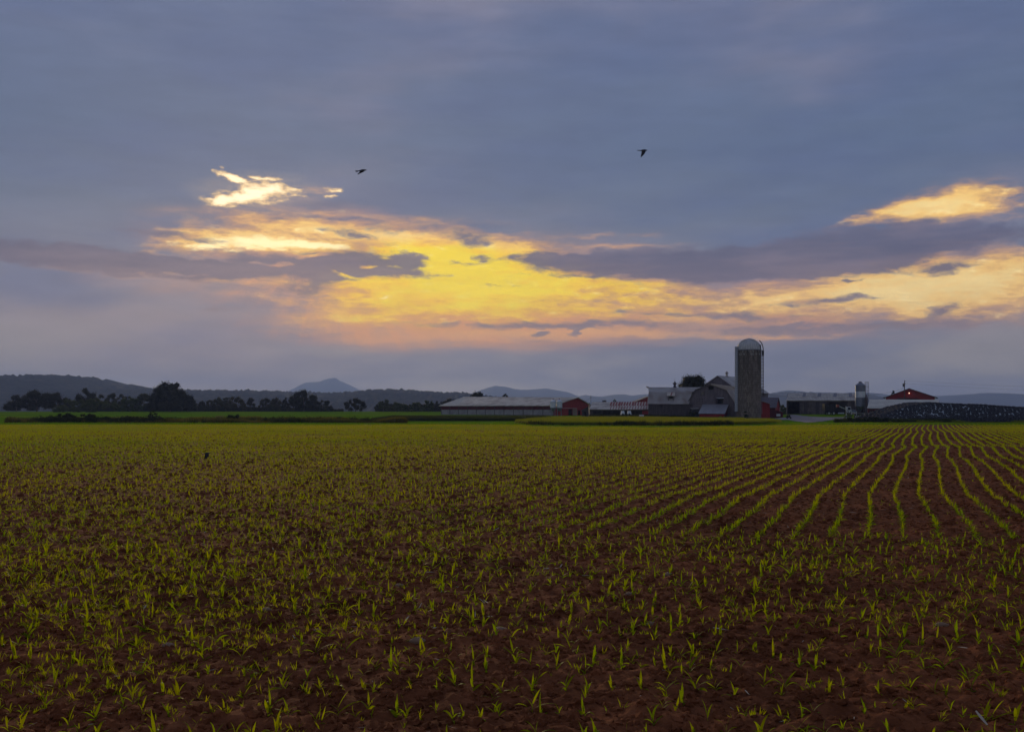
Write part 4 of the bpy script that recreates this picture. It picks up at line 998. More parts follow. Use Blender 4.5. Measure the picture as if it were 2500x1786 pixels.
mb = MB(); wall(mb, A, B, zb, [(0, 0.93), (LEN, 0.93)], inward=Cd); mb.build('foundation_wall', M_greydk, t_)
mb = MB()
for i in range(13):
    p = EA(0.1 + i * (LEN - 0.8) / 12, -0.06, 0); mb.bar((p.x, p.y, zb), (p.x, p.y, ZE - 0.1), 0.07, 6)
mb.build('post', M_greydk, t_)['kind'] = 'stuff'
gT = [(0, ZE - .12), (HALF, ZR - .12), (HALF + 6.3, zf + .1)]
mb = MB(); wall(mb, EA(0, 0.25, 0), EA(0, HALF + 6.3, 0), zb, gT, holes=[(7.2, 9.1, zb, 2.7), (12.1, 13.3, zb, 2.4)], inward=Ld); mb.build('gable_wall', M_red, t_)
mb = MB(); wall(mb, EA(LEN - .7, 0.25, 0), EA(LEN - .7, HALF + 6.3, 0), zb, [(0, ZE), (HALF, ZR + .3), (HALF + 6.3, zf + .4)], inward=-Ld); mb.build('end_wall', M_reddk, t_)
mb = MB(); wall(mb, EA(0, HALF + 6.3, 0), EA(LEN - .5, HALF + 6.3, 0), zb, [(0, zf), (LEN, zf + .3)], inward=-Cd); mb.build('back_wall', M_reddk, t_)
mb = MB(); wall(mb, EA(-.22, 9.4, 0), EA(-.22, 11.6, 0), zb, [(0, 2.8), (2.2, 2.8)], inward=Ld, t=.08); mb.build('sliding_door', M_tan, t_)
mb = MB(); wall(mb, EA(-.10, 0.25, 0), EA(-.10, HALF + 0.1, 0), 2.95, [(0, 3.02), (HALF, 3.02)], inward=Ld, t=.07); mb.build('door_rail', M_white, t_)

# shed gable beside the red gable
def gable_box(parent, px0, px1, pyE, pkx, pyP, pyB, Y, depth, wm, rm, u=(1, 0), holes=(), over=0.3, t=0.1, ribs=0, zb_=None, dirv=None, rname='roof', left_visible=True):
    """Gabled building whose gable faces the viewer. Returns a function (along the gable, inward) -> point."""
    u = Vector((u[0], u[1], 0)).normalized(); w_ = Vector((-u.y, u.x, 0))
    if w_.y < 0: w_ = -w_
    P = at(pkx, pyP, Y); c = v3(P.x, P.y, 0)
    hw0 = (pkx - px0) / F * Y / max(0.3, u.x); hw1 = (px1 - pkx) / F * Y / max(0.3, u.x)
    zE = EYE + (HY - pyE) / F * Y; zP = P.z; z0 = (EYE + (HY - pyB) / F * Y) - 0.3 if zb_ is None else zb_
    Q = lambda s, d_, z: c + u * s + w_ * d_ + Z3 * z
    for nm, d_ in (('gable_wall', 0), ('back_wall', depth - 0.2)):
        mb = MB(); wall(mb, Q(-hw0, d_, 0), Q(hw1, d_, 0), z0, [(0, zE - .05), (hw0, zP - .12), (hw0 + hw1, zE - .05)], holes=holes if d_ == 0 else (), inward=w_, t=0.18); mb.build(nm, wm, parent)
    for s_, sg in ((-hw0, 1), (hw1, -1)):
        mb = MB(); wall(mb, Q(s_, 0.2, 0), Q(s_, depth - 0.22, 0), z0, [(0, zE - .08), (depth, zE - .08)], inward=u * sg); mb.build('side_wall', wm, parent)
    sl0 = (zP - zE) / hw0; sl1 = (zP - zE) / hw1
    a = roof_plane(parent, Q(-hw0 - over, -over, zE - sl0 * over), Q(-hw0 - over, depth + over, zE - sl0 * over), Q(0, depth + over, zP), Q(0, -over, zP), rm, t, ribs=ribs, name=rname)
    b = roof_plane(parent, Q(hw1 + over, -over, zE - sl1 * over), Q(hw1 + over, depth + over, zE - sl1 * over), Q(0.002, depth + over, zP), Q(0.002, -over, zP), rm, t, ribs=ribs, name=rname)
    return Q, hw0, hw1, zE, zP, z0
t_ = root('grey_shed', 22.5, 283, 'small dark grey shed with an open front beside the red gable', 'shed')
Yh = 283
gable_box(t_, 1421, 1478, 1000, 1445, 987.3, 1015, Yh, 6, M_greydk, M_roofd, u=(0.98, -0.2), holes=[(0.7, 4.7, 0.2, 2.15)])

# ------------------------------------------------------------------ long striped roof building
t_ = root('striped_roof_shed', 33, 272, 'long low shed with a pale roof striped in rusty red sheets', 'shed')
e0, e1 = at(1438, 999, 268), at(1586, 999.6, 264); r0, r1 = at(1446, 981, 276), at(1590, 981, 272)
e0.z = e1.z = 2.6; r0.z = r1.z = 4.6
rf = roof_plane(t_, e0, e1, r1, r0, M_roofp, 0.08)
roof_plane(t_, r0 + v3(0, .01, 0), r1 + v3(0, .01, 0), r1 + v3(.5, 8, -2), r0 + v3(.5, 8, -2), M_roofp, 0.08)
nsh = 22
for i in range(nsh):
    f0, f1 = i / nsh + 0.002, (i + 1) / nsh - 0.004; up = 0.03 + 0.012 * (i % 2)
    if i < 7: segs = [(0.0, 1.0, M_roofp, f0, f1)]
    else:
        w_ = f1 - f0; segs = [(0.0, 0.46, M_roofp, f0, f1 - .32 * w_), (0.0, 0.46, M_rust, f1 - .31 * w_, f1), (0.48, 1.0, M_rust, f0, f1 - .28 * w_), (0.48, 1.0, M_roofp if i % 5 else M_rust, f1 - .27 * w_, f1)]
    for s0, s1, m_, f0, f1 in segs:
        a, b = lerp(e0, e1, f0), lerp(e0, e1, f1); c, d_ = lerp(r0, r1, f1), lerp(r0, r1, f0)
        MB().slab([lerp(a, d_, s0) + Z3 * up, lerp(b, c, s0) + Z3 * up, lerp(b, c, s1) + Z3 * up, lerp(a, d_, s1) + Z3 * up], 0.02).build('roof_sheet', m_, rf)
zb = 0.0
mb = MB(); wall(mb, e0 + v3(.4, .6, 0), e1 + v3(-.2, .6, 0), zb, [(0, 2.5), (20, 2.5)], holes=[(k * 2.6 + .6, k * 2.6 + 2.8, 0.9, 2.2) for k in range(6)], inward=(0, 1)); mb.build('front_wall', M_greydk, t_)
mb = MB(); wall(mb, e0 + v3(.4, 15, 0), e1 + v3(-.2, 15, 0), zb, [(0, 2.5), (20, 2.5)], inward=(0, -1)); mb.build('back_wall', M_greydk, t_)
mb = MB(); wall(mb, e0 + v3(.3, .8, 0), e0 + v3(.9, 15, 0), zb, [(0, 2.5), (7.4, 4.4), (14.4, 2.5)], inward=(1, 0)); mb.build('end_wall', M_greydk, t_)
for i, px in enumerate((1520, 1536)):
    c = at(px, 1004, 258); w = empty('calf_hutch', (c.x, 258, gz1(c.x, 258)), ['pale calf hutch under the striped roof, left of two', 'pale calf hutch under the striped roof, right of two'][i], 'hutch', 'calf hutches under the striped roof')
    z0 = gz1(c.x, 258)
    MB().hexa([(c.x - .7, 257.4, z0), (c.x + .7, 257.4, z0), (c.x + .6, 259, z0), (c.x - .6, 259, z0)], [(c.x - .35, 257.6, z0 + 1.75), (c.x + .35, 257.6, z0 + 1.75), (c.x + .3, 258.8, z0 + 1.75), (c.x - .3, 258.8, z0 + 1.75)]).build('shell', M_galv, w)
    MB().hexa([(c.x - .3, 257.33, z0), (c.x + .3, 257.33, z0), (c.x + .3, 257.5, z0), (c.x - .3, 257.5, z0)], [(c.x - .2, 257.45, z0 + 1.1), (c.x + .2, 257.45, z0 + 1.1), (c.x + .2, 257.7, z0 + 1.1), (c.x - .2, 257.7, z0 + 1.1)]).build('shade_block', M_dark, w)  # solid block; the shade of the hutch mouth is put into its colour
c = at(1566, 1009, 246); z0 = gz1(c.x, 246) + .35
w = empty('water_trough', (c.x, 246, z0 - .35), 'small pale trough in the weeds left of the grey barn wing', 'trough')
MB().box(c.x - .55, c.x + .55, 245.6, 246.3, z0, z0 + .55).build('tank', M_galv, w)
MB().box(c.x - .45, c.x + .45, 245.66, 246.24, z0 + .55, z0 + .58).build('lid', M_white, w)
mb = MB()
for sx in (-.5, .5):
    for sy in (245.65, 246.25): mb.bar((c.x + sx, sy, z0 - .5), (c.x + sx, sy, z0), .05, 5)
mb.build('stand', M_greydk, w)

t_ = root('red_barn', 36, 290, 'red gabled barn mostly hidden behind the left end of the grey wing', 'barn')
gable_box(t_, 1536, 1635, 986, 1586, 966.5, 1010, 288, 10, M_red, M_roofd, u=(1, 0))

# ------------------------------------------------------------------ grey gambrel barn: main body and wing
u = Vector((0.92, -0.39, 0)).normalized(); w_ = Vector((0.39, 0.92, 0)).normalized()
Pk = at(1736, 937.6, 255)
Q = lambda s, d_, z: v3(Pk.x, Pk.y, 0) + u * s + w_ * d_ + Z3 * z
t_ = root('grey_gambrel_barn', Pk.x, Pk.y, 'big grey board barn with a two slope roof and its gable towards the field', 'barn')
HW, BR, zP, zB, zE, DEP, z0 = 6.05, 3.95, 8.87, 7.45, 4.02, 29.0, -0.4
tt = [(0, zE), (HW - BR, zB), (HW, zP - .02), (HW + BR, zB), (2 * HW, zE)]
vent = (HW - .62, HW + .62, 7.55, 8.40); wl = (HW - 3.55, HW - 2.05, 3.95, 5.25); ws = (HW - 2.55, HW - 1.75, 6.2, 6.95); wr = (HW + 1.45, HW + 3.05, 4.0, 5.35)
hs = [vent, (HW + 1.55, HW + 3.0, 4.0, 5.35)]
mb = MB(); wall(mb, Q(-HW, 0, 0), Q(HW, 0, 0), z0, tt, holes=hs, inward=w_, t=.2); mb.build('gable_wall', M_grey, t_)
mb = MB(); wall(mb, Q(-HW, DEP, 0), Q(HW, DEP, 0), z0, tt, inward=-w_, t=.2); mb.build('back_wall', M_grey, t_)
for s_ in (-HW, HW):
    mb = MB(); wall(mb, Q(s_, .22, 0), Q(s_, DEP - .22, 0), z0, [(0, zE), (DEP, zE)], inward=u * (-1 if s_ > 0 else 1)); mb.build('side_wall', M_grey, t_)
ov = .35
for sg in (-1, 1):
    roof_plane(t_, Q(sg * (HW + .25), -ov, zE - .35), Q(sg * (HW + .25), DEP + ov, zE - .35), Q(sg * BR, DEP + ov, zB + .06), Q(sg * BR, -ov, zB + .06), M_roofg, .09, ribs=30, rib_m=M_roofp)
    roof_plane(t_, Q(sg * BR, -ov, zB + .07), Q(sg * BR, DEP + ov, zB + .07), Q(sg * .002, DEP + ov, zP + .08), Q(sg * .002, -ov, zP + .08), M_roofg, .09, ribs=30, rib_m=M_roofp)
    mb = MB()                                       # pale rake board along the edge
    for (a, b) in ((Q(sg * (HW + .25), -ov - .04, zE - .38), Q(sg * BR, -ov - .04, zB)), (Q(sg * BR, -ov - .04, zB), Q(0, -ov - .04, zP + .02))):
        mb.hexa([a - Z3 * .12, b - Z3 * .12, b + Z3 * .08, a + Z3 * .08], [a - Z3 * .12 + w_ * .05, b - Z3 * .12 + w_ * .05, b + Z3 * .08 + w_ * .05, a + Z3 * .08 + w_ * .05])
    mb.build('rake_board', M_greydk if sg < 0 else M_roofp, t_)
window(t_, Q((ws[0] + ws[1]) / 2 - HW, 0, 6.55), u, .85, .85, nx=1, nz=1)
window(t_, Q((wl[0] + wl[1]) / 2 - HW, 0, 4.6), u, 1.5, 1.45, nx=2, nz=2, m=M_greydk, pm=M_grey, name='boarded_window')
mb = MB(); q = Q(HW * 0 + 1.35, -.06, 5.36); mb.hexa([q, q + u * 1.85, q + u * 1.85 + Z3 * .14, q + Z3 * .14], [q + w_ * .05, q + u * 1.85 + w_ * .05, q + u * 1.85 + w_ * .05 + Z3 * .14, q + w_ * .05 + Z3 * .14]); mb.build('lintel', M_white, t_)
mb = MB(); wall(mb, Q(1.1, -.09, 0), Q(1.55, -.09, 0), 4.0, [(0, 5.4), (.45, 5.4)], inward=w_, t=.06); mb.build('shutter', M_greydk, t_)
mb = MB(); wall(mb, Q(-.04, .04, 0), Q(.04, .04, 0), 7.55, [(0, 8.4), (.08, 8.4)], inward=w_, t=.05); mb.build('vent_bar', M_greydk, t_)
# battens on the gable boards
mb = MB()
for i in range(1, 30):
    s_ = -HW + i * 2 * HW / 30
    if any(h[0] - HW - .1 < s_ < h[1] - HW + .1 for h in (vent, wr, wl)): continue
    zt = float(np.interp(s_ + HW, [q[0] for q in tt], [q[1] for q in tt])) - .1; p = Q(s_, -.03, 0)
    mb.box(p.x - .03, p.x + .03, p.y - .01, p.y + .03, z0, zt)
mb.build('batten', M_grey, t_)['kind'] = 'stuff'
# lean-to on the gable
t2 = root('lean_to', Q(1, -2, 0).x, Q(1, -2, 0).y, 'red lean-to shed with a bluish sheet roof against the grey barn gable', 'lean-to')
a0, a1 = Q(-2.05, -.08, 3.88), Q(4.4, -.08, 3.82); b0, b1 = Q(-2.2, -4.3, 1.60), Q(4.25, -4.3, 1.56)
roof_plane(t2, b0, b1, a1, a0, M_roofb, .08, ribs=9, rib_m=M_roofb)
mb = MB(); wall(mb, Q(-2.0, -4.05, 0), Q(4.1, -4.05, 0), z0, [(0, 1.6), (7, 1.55)], inward=w_); mb.build('front_wall', M_red, t2)
for s_ in (-2.0, 4.1):
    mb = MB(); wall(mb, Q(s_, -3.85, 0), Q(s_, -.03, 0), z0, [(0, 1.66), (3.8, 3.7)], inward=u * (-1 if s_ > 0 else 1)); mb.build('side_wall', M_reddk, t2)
# round dark tank with a small hood left of the lean-to
c = Q(-4.0, -1.1, 1.75); t2 = empty('round_tank', (c.x, c.y, gz1(c.x, c.y)), 'round dark tank lying under a small pale hood left of the lean-to', 'tank')
MB().bar(c + v3(0, -.9, 0), c + v3(0, .9, 0), .85, 20).build('drum', M_black, t2)
mb = MB()
for k in range(20):
    a1_, a2_ = 2 * math.pi * k / 20, 2 * math.pi * (k + 1) / 20; mb.bar(c + v3(math.cos(a1_) * .85, -.93, math.sin(a1_) * .85), c + v3(math.cos(a2_) * .85, -.93, math.sin(a2_) * .85), .045, 5)
mb.build('rim', M_galvd, t2)
MB().slab([c + v3(-.9, -1, 1.0), c + v3(1.1, -1, 1.05), c + v3(1.1, .9, 1.25), c + v3(-.9, .9, 1.2)], .06).build('hood', M_roofg, t2)
mb = MB()
for sx in (-.6, .6): mb.bar(c + v3(sx, 0, -2.2), c + v3(sx, 0, -.5), .06, 6)
mb.build('stand', M_greydk, t2)

# wing
t_ = root('grey_barn_wing', 39, 259, 'grey gambrel barn wing with a dormer door and a cupola on its metal roof', 'barn')
yF, yR = 256.6, 262.6
X = lambda px, Y: (px - HX) / F * Y
xl, xr = X(1583, yF), X(1679.5, yF)
zE2, zB2, zP2 = 4.04, 6.98, 8.30
eL, eRt = v3(xl - .3, yF - .25, zE2 - .05), v3(xr + .2, yF - .25, zE2 - .1); bL, bR = v3(xl + .35, yF + 1.9, zB2), v3(X(1712, 258), yF + 1.9, zB2)
rL, rR = v3(X(1583.5, yR), yR, zP2), v3(X(1713, yR), yR, zP2)
bR.x = xr + 1.35; 
mainroof = roof_plane(t_, eL, eRt, bR, bL, M_roofg, .09, ribs=16, rib_m=M_roofg, rw=.06)
roof_plane(t_, bL + Z3 * .005, bR + Z3 * .005, v3(rR.x, rR.y, rR.z), rL, M_roofg, .09, ribs=16, rib_m=M_roofg, rw=.06)
roof_plane(t_, rL + v3(0, .004, 0), rR + v3(0, .004, 0), v3(bR.x + 1, yR + 4.1, zB2), v3(bL.x + 1.6, yR + 4.1, zB2), M_roofg, .09)
roof_plane(t_, v3(bL.x + 1.6, yR + 4.1, zB2 - .01), v3(bR.x + 1, yR + 4.1, zB2 - .01), v3(bR.x + 1, yR + 6, zE2), v3(eL.x + 2.4, yR + 6, zE2), M_roofg, .09)
MB().hexa([v3(rL.x - .55, yR - .9, zP2 + .02), v3(rL.x, yR - 1.3, zP2 - .25), v3(rL.x, yR + 1.3, zP2 - .25), v3(rL.x - .55, yR + .9, zP2 + .02)],
          [v3(rL.x - .6, yR - .1, zP2 + .22), v3(rL.x + .1, yR - .1, zP2 + .12), v3(rL.x + .1, yR + .1, zP2 + .12), v3(rL.x - .6, yR + .1, zP2 + .22)]).build('hay_hood', M_roofg, t_)
A, B = v3(xl, yF, 0), v3(xr + 1.2, yF, 0)
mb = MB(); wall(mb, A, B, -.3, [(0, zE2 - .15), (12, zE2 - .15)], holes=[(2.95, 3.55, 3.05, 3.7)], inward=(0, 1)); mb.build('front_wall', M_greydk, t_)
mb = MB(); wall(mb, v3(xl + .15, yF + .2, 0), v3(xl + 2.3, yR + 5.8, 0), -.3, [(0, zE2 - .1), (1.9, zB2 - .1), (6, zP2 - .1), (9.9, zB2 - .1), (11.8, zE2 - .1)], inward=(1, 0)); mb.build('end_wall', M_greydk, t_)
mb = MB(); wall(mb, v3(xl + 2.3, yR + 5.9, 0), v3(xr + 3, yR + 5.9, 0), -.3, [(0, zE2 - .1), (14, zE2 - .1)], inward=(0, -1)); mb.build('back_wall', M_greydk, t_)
# dormer
dx0, dx1 = X(1632.3, 257.3), X(1642.5, 257.3)
dm = MB(); ydf = 256.9
wall(dm, v3(dx0 - .12, ydf, 0), v3(dx1 + .12, ydf, 0), 4.5, [(0, 6.05), (3, 6.05)], holes=[(.14, dx1 - dx0 + .1, 4.55, 5.98)], inward=(0, 1), t=.1)
wall(dm, v3(dx0 - .12, ydf + .1, 0), v3(dx0 - .12, ydf + 1.6, 0), 4.5, [(0, 6.05), (3, 6.5)], inward=(1, 0), t=.1)
wall(dm, v3(dx1 + .12, ydf + .1, 0), v3(dx1 + .12, ydf + 1.6, 0), 4.5, [(0, 6.05), (3, 6.5)], inward=(-1, 0), t=.1)
do = dm.build('dormer', M_grey, t_)
MB().box(dx0 + .03, dx1 - .03, ydf + .45, ydf + .5, 4.5, 6.0).build('hatch_shade', M_dark, do)  # panel behind the doorway, coloured near-black for the shade inside
p0, p1, p2, p3_ = v3(dx0 - .55, ydf - .35, 6.02), v3(dx1 + .45, ydf - .35, 6.02), v3(dx1 + .75, ydf + 1.75, 7.02), v3(dx0 - .15, ydf + 1.75, 7.02)
MB().slab([p0, p1, p2, p3_], .07).build('dormer_roof', M_roofp, do)
MB().slab([lerp(p0, p1, .42) + Z3 * .012, lerp(p0, p1, .56) + Z3 * .012, lerp(p3_, p2, .72) + Z3 * .012, lerp(p3_, p2, .58) + Z3 * .012], .01).build('rust_strip', M_rust, do)

def cupola(parent, x, y, z, k, m=M_galvd, spike=1.2):
    o = MB().lathe((x, y, z), [(0.62 * k, 0), (0.50 * k, .35 * k), (.34 * k, .75 * k), (.34 * k, 1.05 * k), (.52 * k, 1.10 * k), (.60 * k, 1.22 * k), (.50 * k, 1.40 * k), (.36 * k, 1.45 * k), (.40 * k, 1.62 * k), (.25 * k, 1.8 * k), (.10 * k, 1.95 * k), (0.001, 2.1 * k)], 14).build('cupola', m, parent)
    mb = MB()
    for j in range(6):
        a = j * math.pi / 3; mb.bar((x + .5 * k * math.cos(a), y + .5 * k * math.sin(a), z + 1.38 * k), (x + .62 * k * math.cos(a), y + .62 * k * math.sin(a), z + 1.62 * k), .05 * k, 5)
    if spike: mb.bar((x, y, z + 2.0 * k), (x, y, z + (2.0 + spike) * k), .03, 5)
    mb.build('finial', m, o); return o
cupola(t_, X(1647.5, yR), yR, zP2 - .25, .86, M_roofd, 1.0)

# second big barn behind
t_ = root('high_grey_barn', 58, 292, 'tall grey gabled barn with a cupola behind the gambrel barn', 'barn')
ub = (0.83, -0.55)
QB, h0, h1, zEb, zPb, zb_ = gable_box(t_, 1700, 1801, 956, 1752.7, 916.3, 1010, 287, 22, M_grey, M_roofg, u=ub, over=.35, ribs=0, t=.12)
q = QB(0, 6.6, zPb - .2); cupola(t_, q.x, q.y, q.z, .80, M_roofg, 0)

# ------------------------------------------------------------------ silo
sx, sy, sr = X(1828.2, 248), 248.0, 2.93
t_ = root('concrete_silo', sx, sy, 'tall weathered concrete silo with a ribbed metal dome', 'silo')
zg = gz1(sx, sy) - .3; zD = 16.93
def stave_material():
    m = bpy.data.materials.new('concrete_staves'); m.use_nodes = True; t = m.node_tree; b = t.nodes['Principled BSDF']; nn, lk = t.nodes.new, t.links.new
    tx = nn('ShaderNodeTexCoord'); s = nn('ShaderNodeSeparateXYZ'); lk(tx.outputs['Object'], s.inputs[0])
    at2 = nn('ShaderNodeMath'); at2.operation = 'ARCTAN2'; lk(s.outputs[1], at2.inputs[0]); lk(s.outputs[0], at2.inputs[1])
    mu = nn('ShaderNodeMath'); mu.operation = 'MULTIPLY'; lk(at2.outputs[0], mu.inputs[0]); mu.inputs[1].default_value = sr
    cb_ = nn('ShaderNodeCombineXYZ'); lk(s.outputs[2], cb_.inputs[0]); lk(mu.outputs[0], cb_.inputs[1])
    br = nn('ShaderNodeTexBrick'); lk(cb_.outputs[0], br.inputs['Vector']); br.inputs['Scale'].default_value = 1
    br.inputs['Brick Width'].default_value = 0.76; br.inputs['Row Height'].default_value = 0.26; br.inputs['Mortar Size'].default_value = 0.018; br.inputs['Bias'].default_value = -0.2
    br.inputs['Color1'].default_value = (0.22, 0.165, 0.12, 1); br.inputs['Color2'].default_value = (0.38, 0.30, 0.225, 1); br.inputs['Mortar'].default_value = (0.07, 0.06, 0.055, 1)
    def nz(sc_, d, vec=None, st=(1, 1, 1)):
        mp = nn('ShaderNodeMapping'); mp.inputs['Scale'].default_value = st; lk(tx.outputs['Object'], mp.inputs[0])
        n = nn('ShaderNodeTexNoise'); n.inputs['Scale'].default_value = sc_; n.inputs['Detail'].default_value = d; lk(mp.outputs[0], n.inputs['Vector']); return n.outputs['Fac']
    r = nn('ShaderNodeMapRange'); r.inputs[1].default_value = .4; r.inputs[2].default_value = .62; lk(nz(1.6, 5, st=(1, 1, .12)), r.inputs[0])
    # old water stains, heavier under the rim and fading down the wall
    hz_ = nn('ShaderNodeMapRange'); hz_.inputs[1].default_value = 7.0; hz_.inputs[2].default_value = 16.0; hz_.inputs[3].default_value = 0.15; hz_.inputs[4].default_value = 0.85; lk(s.outputs[2], hz_.inputs[0])
    st_ = nn('ShaderNodeMath'); st_.operation = 'MULTIPLY'; lk(r.outputs[0], st_.inputs[0]); lk(hz_.outputs[0], st_.inputs[1])
    mx = nn('ShaderNodeMix'); mx.data_type = 'RGBA'; lk(st_.outputs[0], mx.inputs[0]); lk(br.outputs['Color'], mx.inputs[6]); mx.inputs[7].default_value = (0.075, 0.062, 0.05, 1)
    lk(mx.outputs[2], b.inputs['Base Color']); b.inputs['Roughness'].default_value = .95; b.inputs['Specular IOR Level'].default_value = .1
    bp = nn('ShaderNodeBump'); bp.inputs['Strength'].default_value = .6; bp.inputs['Distance'].default_value = .03; lk(br.outputs['Fac'], bp.inputs['Height']); bp.invert = True; lk(bp.outputs[0], b.inputs['Normal'])
    return m
M_stave = stave_material()
MB().lathe((sx, sy, 0), [(sr, zg), (sr, zD)], 60).build('stave_wall', M_stave, t_, smooth=True)
M_hoop = mat('steel_hoop', (0.07, 0.06, 0.055), (0.14, 0.11, 0.09), 3, 0.6, metal=0.4)
hoop = None
z = zg + 1.0; zs = []
while z < zD - .15: zs.append(z); z += 0.62 if z > 4 else 0.42
base_me = None
for i, z in enumerate(zs):
    if base_me is None:
        o = MB().lathe((sx, sy, z), [(sr + .005, -.02), (sr + .035, -.02), (sr + .035, .02), (sr + .005, .02)], 48).build('hoop', M_hoop, t_); base_me, z_first = o.data, z
    else:
        o = bpy.data.objects.new('hoop', base_me); COL.objects.link(o); o.parent = t_; o.location = (0, 0, z - z_first)
mb = MB()
for row, (za, zc) in enumerate([(zD - .78, zD - .10), (zD - 1.45, zD - .86)]):
    for k in range(66):
        if row == 0 and rnd.random() < .78: continue
        if row == 1 and rnd.random() < .45: continue
        a = 2 * math.pi * k / 66 + row * .03; hw = .018 * rnd.uniform(.5, 1.3); za_ = za + rnd.uniform(0, .3)
        q = []
        for aa in (a - hw, a + hw): q.append((sx + (sr + .01) * math.cos(aa), sy + (sr + .01) * math.sin(aa)))
        r_o = [(sx + (sr + .045) * math.cos(aa), sy + (sr + .045) * math.sin(aa)) for aa in (a - hw, a + hw)]
        mb.hexa([(*q[0], za_), (*q[1], za_), (*r_o[1], za_), (*r_o[0], za_)], [(*q[0], zc), (*q[1], zc), (*r_o[1], zc), (*r_o[0], zc)])
mb.build('pale_stave', mat('pale_concrete', (0.40, 0.37, 0.33), (0.55, 0.51, 0.46), 4, .9), t_)['kind'] = 'stuff'
MB().lathe((sx, sy, 0), [(sr + .01, zD - .08), (sr + .09, zD - .08), (sr + .09, zD + .06), (sr - .05, zD + .06)], 48).build('rim', M_galvd, t_)
hd = 2.68
dome = MB().lathe((sx, sy, zD + .05), [((sr - .03) * math.cos(a), hd * math.sin(a)) for a in np.linspace(0, math.pi / 2 * .94, 12)] + [(0.30, hd * 1.0), (0.30, hd + .10), (0.001, hd + .12)], 60).build('dome', mat('dome_sheet', (0.56, 0.52, 0.45), (0.70, 0.66, 0.58), 1.2, 0.6, metal=0.05), t_, smooth=False)
mb = MB()
for k in range(30):
    a = 2 * math.pi * k / 30; pr = None
    for e_ in np.linspace(0, math.pi / 2 * .92, 9):
        p = v3(sx + sr * math.cos(e_) * math.cos(a), sy + sr * math.cos(e_) * math.sin(a), zD + .07 + (hd + .02) * math.sin(e_))
        if pr is not None: mb.bar(pr, p, .028, 4)
        pr = p
q = mb.build('dome_rib', M_galvd, dome); q['kind'] = 'stuff'
# hatch dormer on the dome
a = R(-28); hc = v3(sx + sr * .86 * math.cos(a), sy + sr * .86 * math.sin(a), zD + .75)
hh = MB().box(hc.x - .22, hc.x + .35, hc.y - .35, hc.y + .35, hc.z - .65, hc.z + .45).build('dome_hatch', M_dark, dome)  # solid hatch box; the opening's shade is painted as near-black
MB().slab([hc + v3(-.4, -.45, .62), hc + v3(.5, -.45, .40), hc + v3(.5, .45, .40), hc + v3(-.4, .45, .62)], .06).build('hatch_cover', M_galvd, dome)
# unloading chute down the left side, in short pale sections
cxh, cyh = sx - sr - .28, sy - .55
z = 2.1; ztop = EYE + (HY - 848.5) / F * 247; sec = None
ch = MB().lathe((cxh + .12, cyh, 0), [(.40, z), (.40, ztop - .02)], 14).build('chute', M_galvd, t_)
k = 0
while z < ztop - .1:
    if sec is None:
        o = MB().lathe((cxh + .12, cyh, z), [(.41, .02), (.45, .03), (.45, .52), (.41, .53)], 14).build('chute_section', M_white if False else mat('chute_sheet', (0.40, 0.40, 0.42), (0.52, 0.52, 0.53), 1, .5, metal=.2), ch); sec, zs0 = o.data, z
    else:
        o = bpy.data.objects.new('chute_section', sec); COL.objects.link(o); o.parent = ch; o.location = (0, 0, z - zs0)
    z += .56
# filling pipe with brackets on the right
pxr = sx + sr + .42; pyr = sy - .5
pp = MB().bar((pxr, pyr, EYE + (HY - 965) / F * 247.5), (pxr, pyr, zD + .3), .11, 8)
pr = v3(pxr, pyr, zD + .3)
for (dx, dz) in ((-.12, .8), (-.45, 1.5), (-.9, 2.0)):
    q = v3(pxr + dx, pyr, zD + .3 + dz); pp.bar(pr, q, .11, 8); pr = q
pipe = pp.build('filling_pipe', M_greydk, t_)
MB().bar((pxr - .05, pyr, zD - 1.3), (pxr - .05, pyr, zD - .1), .26, 8).build('pipe_joint', M_black, pipe)
mb = MB(); z = 5.0
while z < zD - 1:
    mb.bar((pxr - .5, pyr + .2, z), (pxr + .16, pyr, z), .04, 5); mb.box(pxr - .15, pxr + .15, pyr - .15, pyr + .15, z - .04, z + .04); z += .75
mb.build('bracket', M_greydk, pipe)['kind'] = 'stuff'
mb = MB(); lx = sx + sr + .12
for dy in (-.7, -.3): mb.bar((lx, sy + dy, 1.5), (lx, sy + dy, zD), .03, 5)
z = 1.7
while z < zD: mb.bar((lx, sy - .7, z), (lx, sy - .3, z), .02, 4); z += .35
mb.build('ladder', M_galvd, t_)

# ------------------------------------------------------------------ red sheds right of the silo
t_ = root('red_shed', X(1868, 259), 259, 'red shed with a sloping grey roof directly right of the silo', 'shed')
xa, xb = X(1850, 258), X(1879.5, 258)
mb = MB(); wall(mb, (xa, 258), (xb, 258), .3, [(0, 4.9), (xb - xa, 4.02)], inward=(0, 1)); mb.build('front_wall', M_red, t_)
mb = MB(); wall(mb, (xb, 258.2), (xb, 263), .3, [(0, 4.02), (5, 4.02)], inward=(-1, 0)); mb.build('side_wall', M_reddk, t_)
mb = MB(); wall(mb, (xa, 258.2), (xa, 263), .3, [(0, 4.9), (5, 4.9)], inward=(1, 0)); mb.build('inner_wall', M_reddk, t_)
roof_plane(t_, v3(xa - .1, 257.6, 5.12), v3(xb + .25, 257.6, 3.98), v3(xb + .25, 263.4, 4.3), v3(xa - .1, 263.4, 5.5), M_roofg, .09)
Cn = Vector((.37, .93, 0)).normalized(); Ln = Vector((-.93, .37, 0)).normalized()
O_ = v3(X(1892.6, 272), 272, 0); S = lambda l, c, z: O_ + Ln * l + Cn * c + Z3 * z
t_ = root('small_red_barn', O_.x - 3, 276, 'small red gabled barn with a dark roof right of the silo', 'barn')
zb, ze, zr = .4, 3.20, 5.85
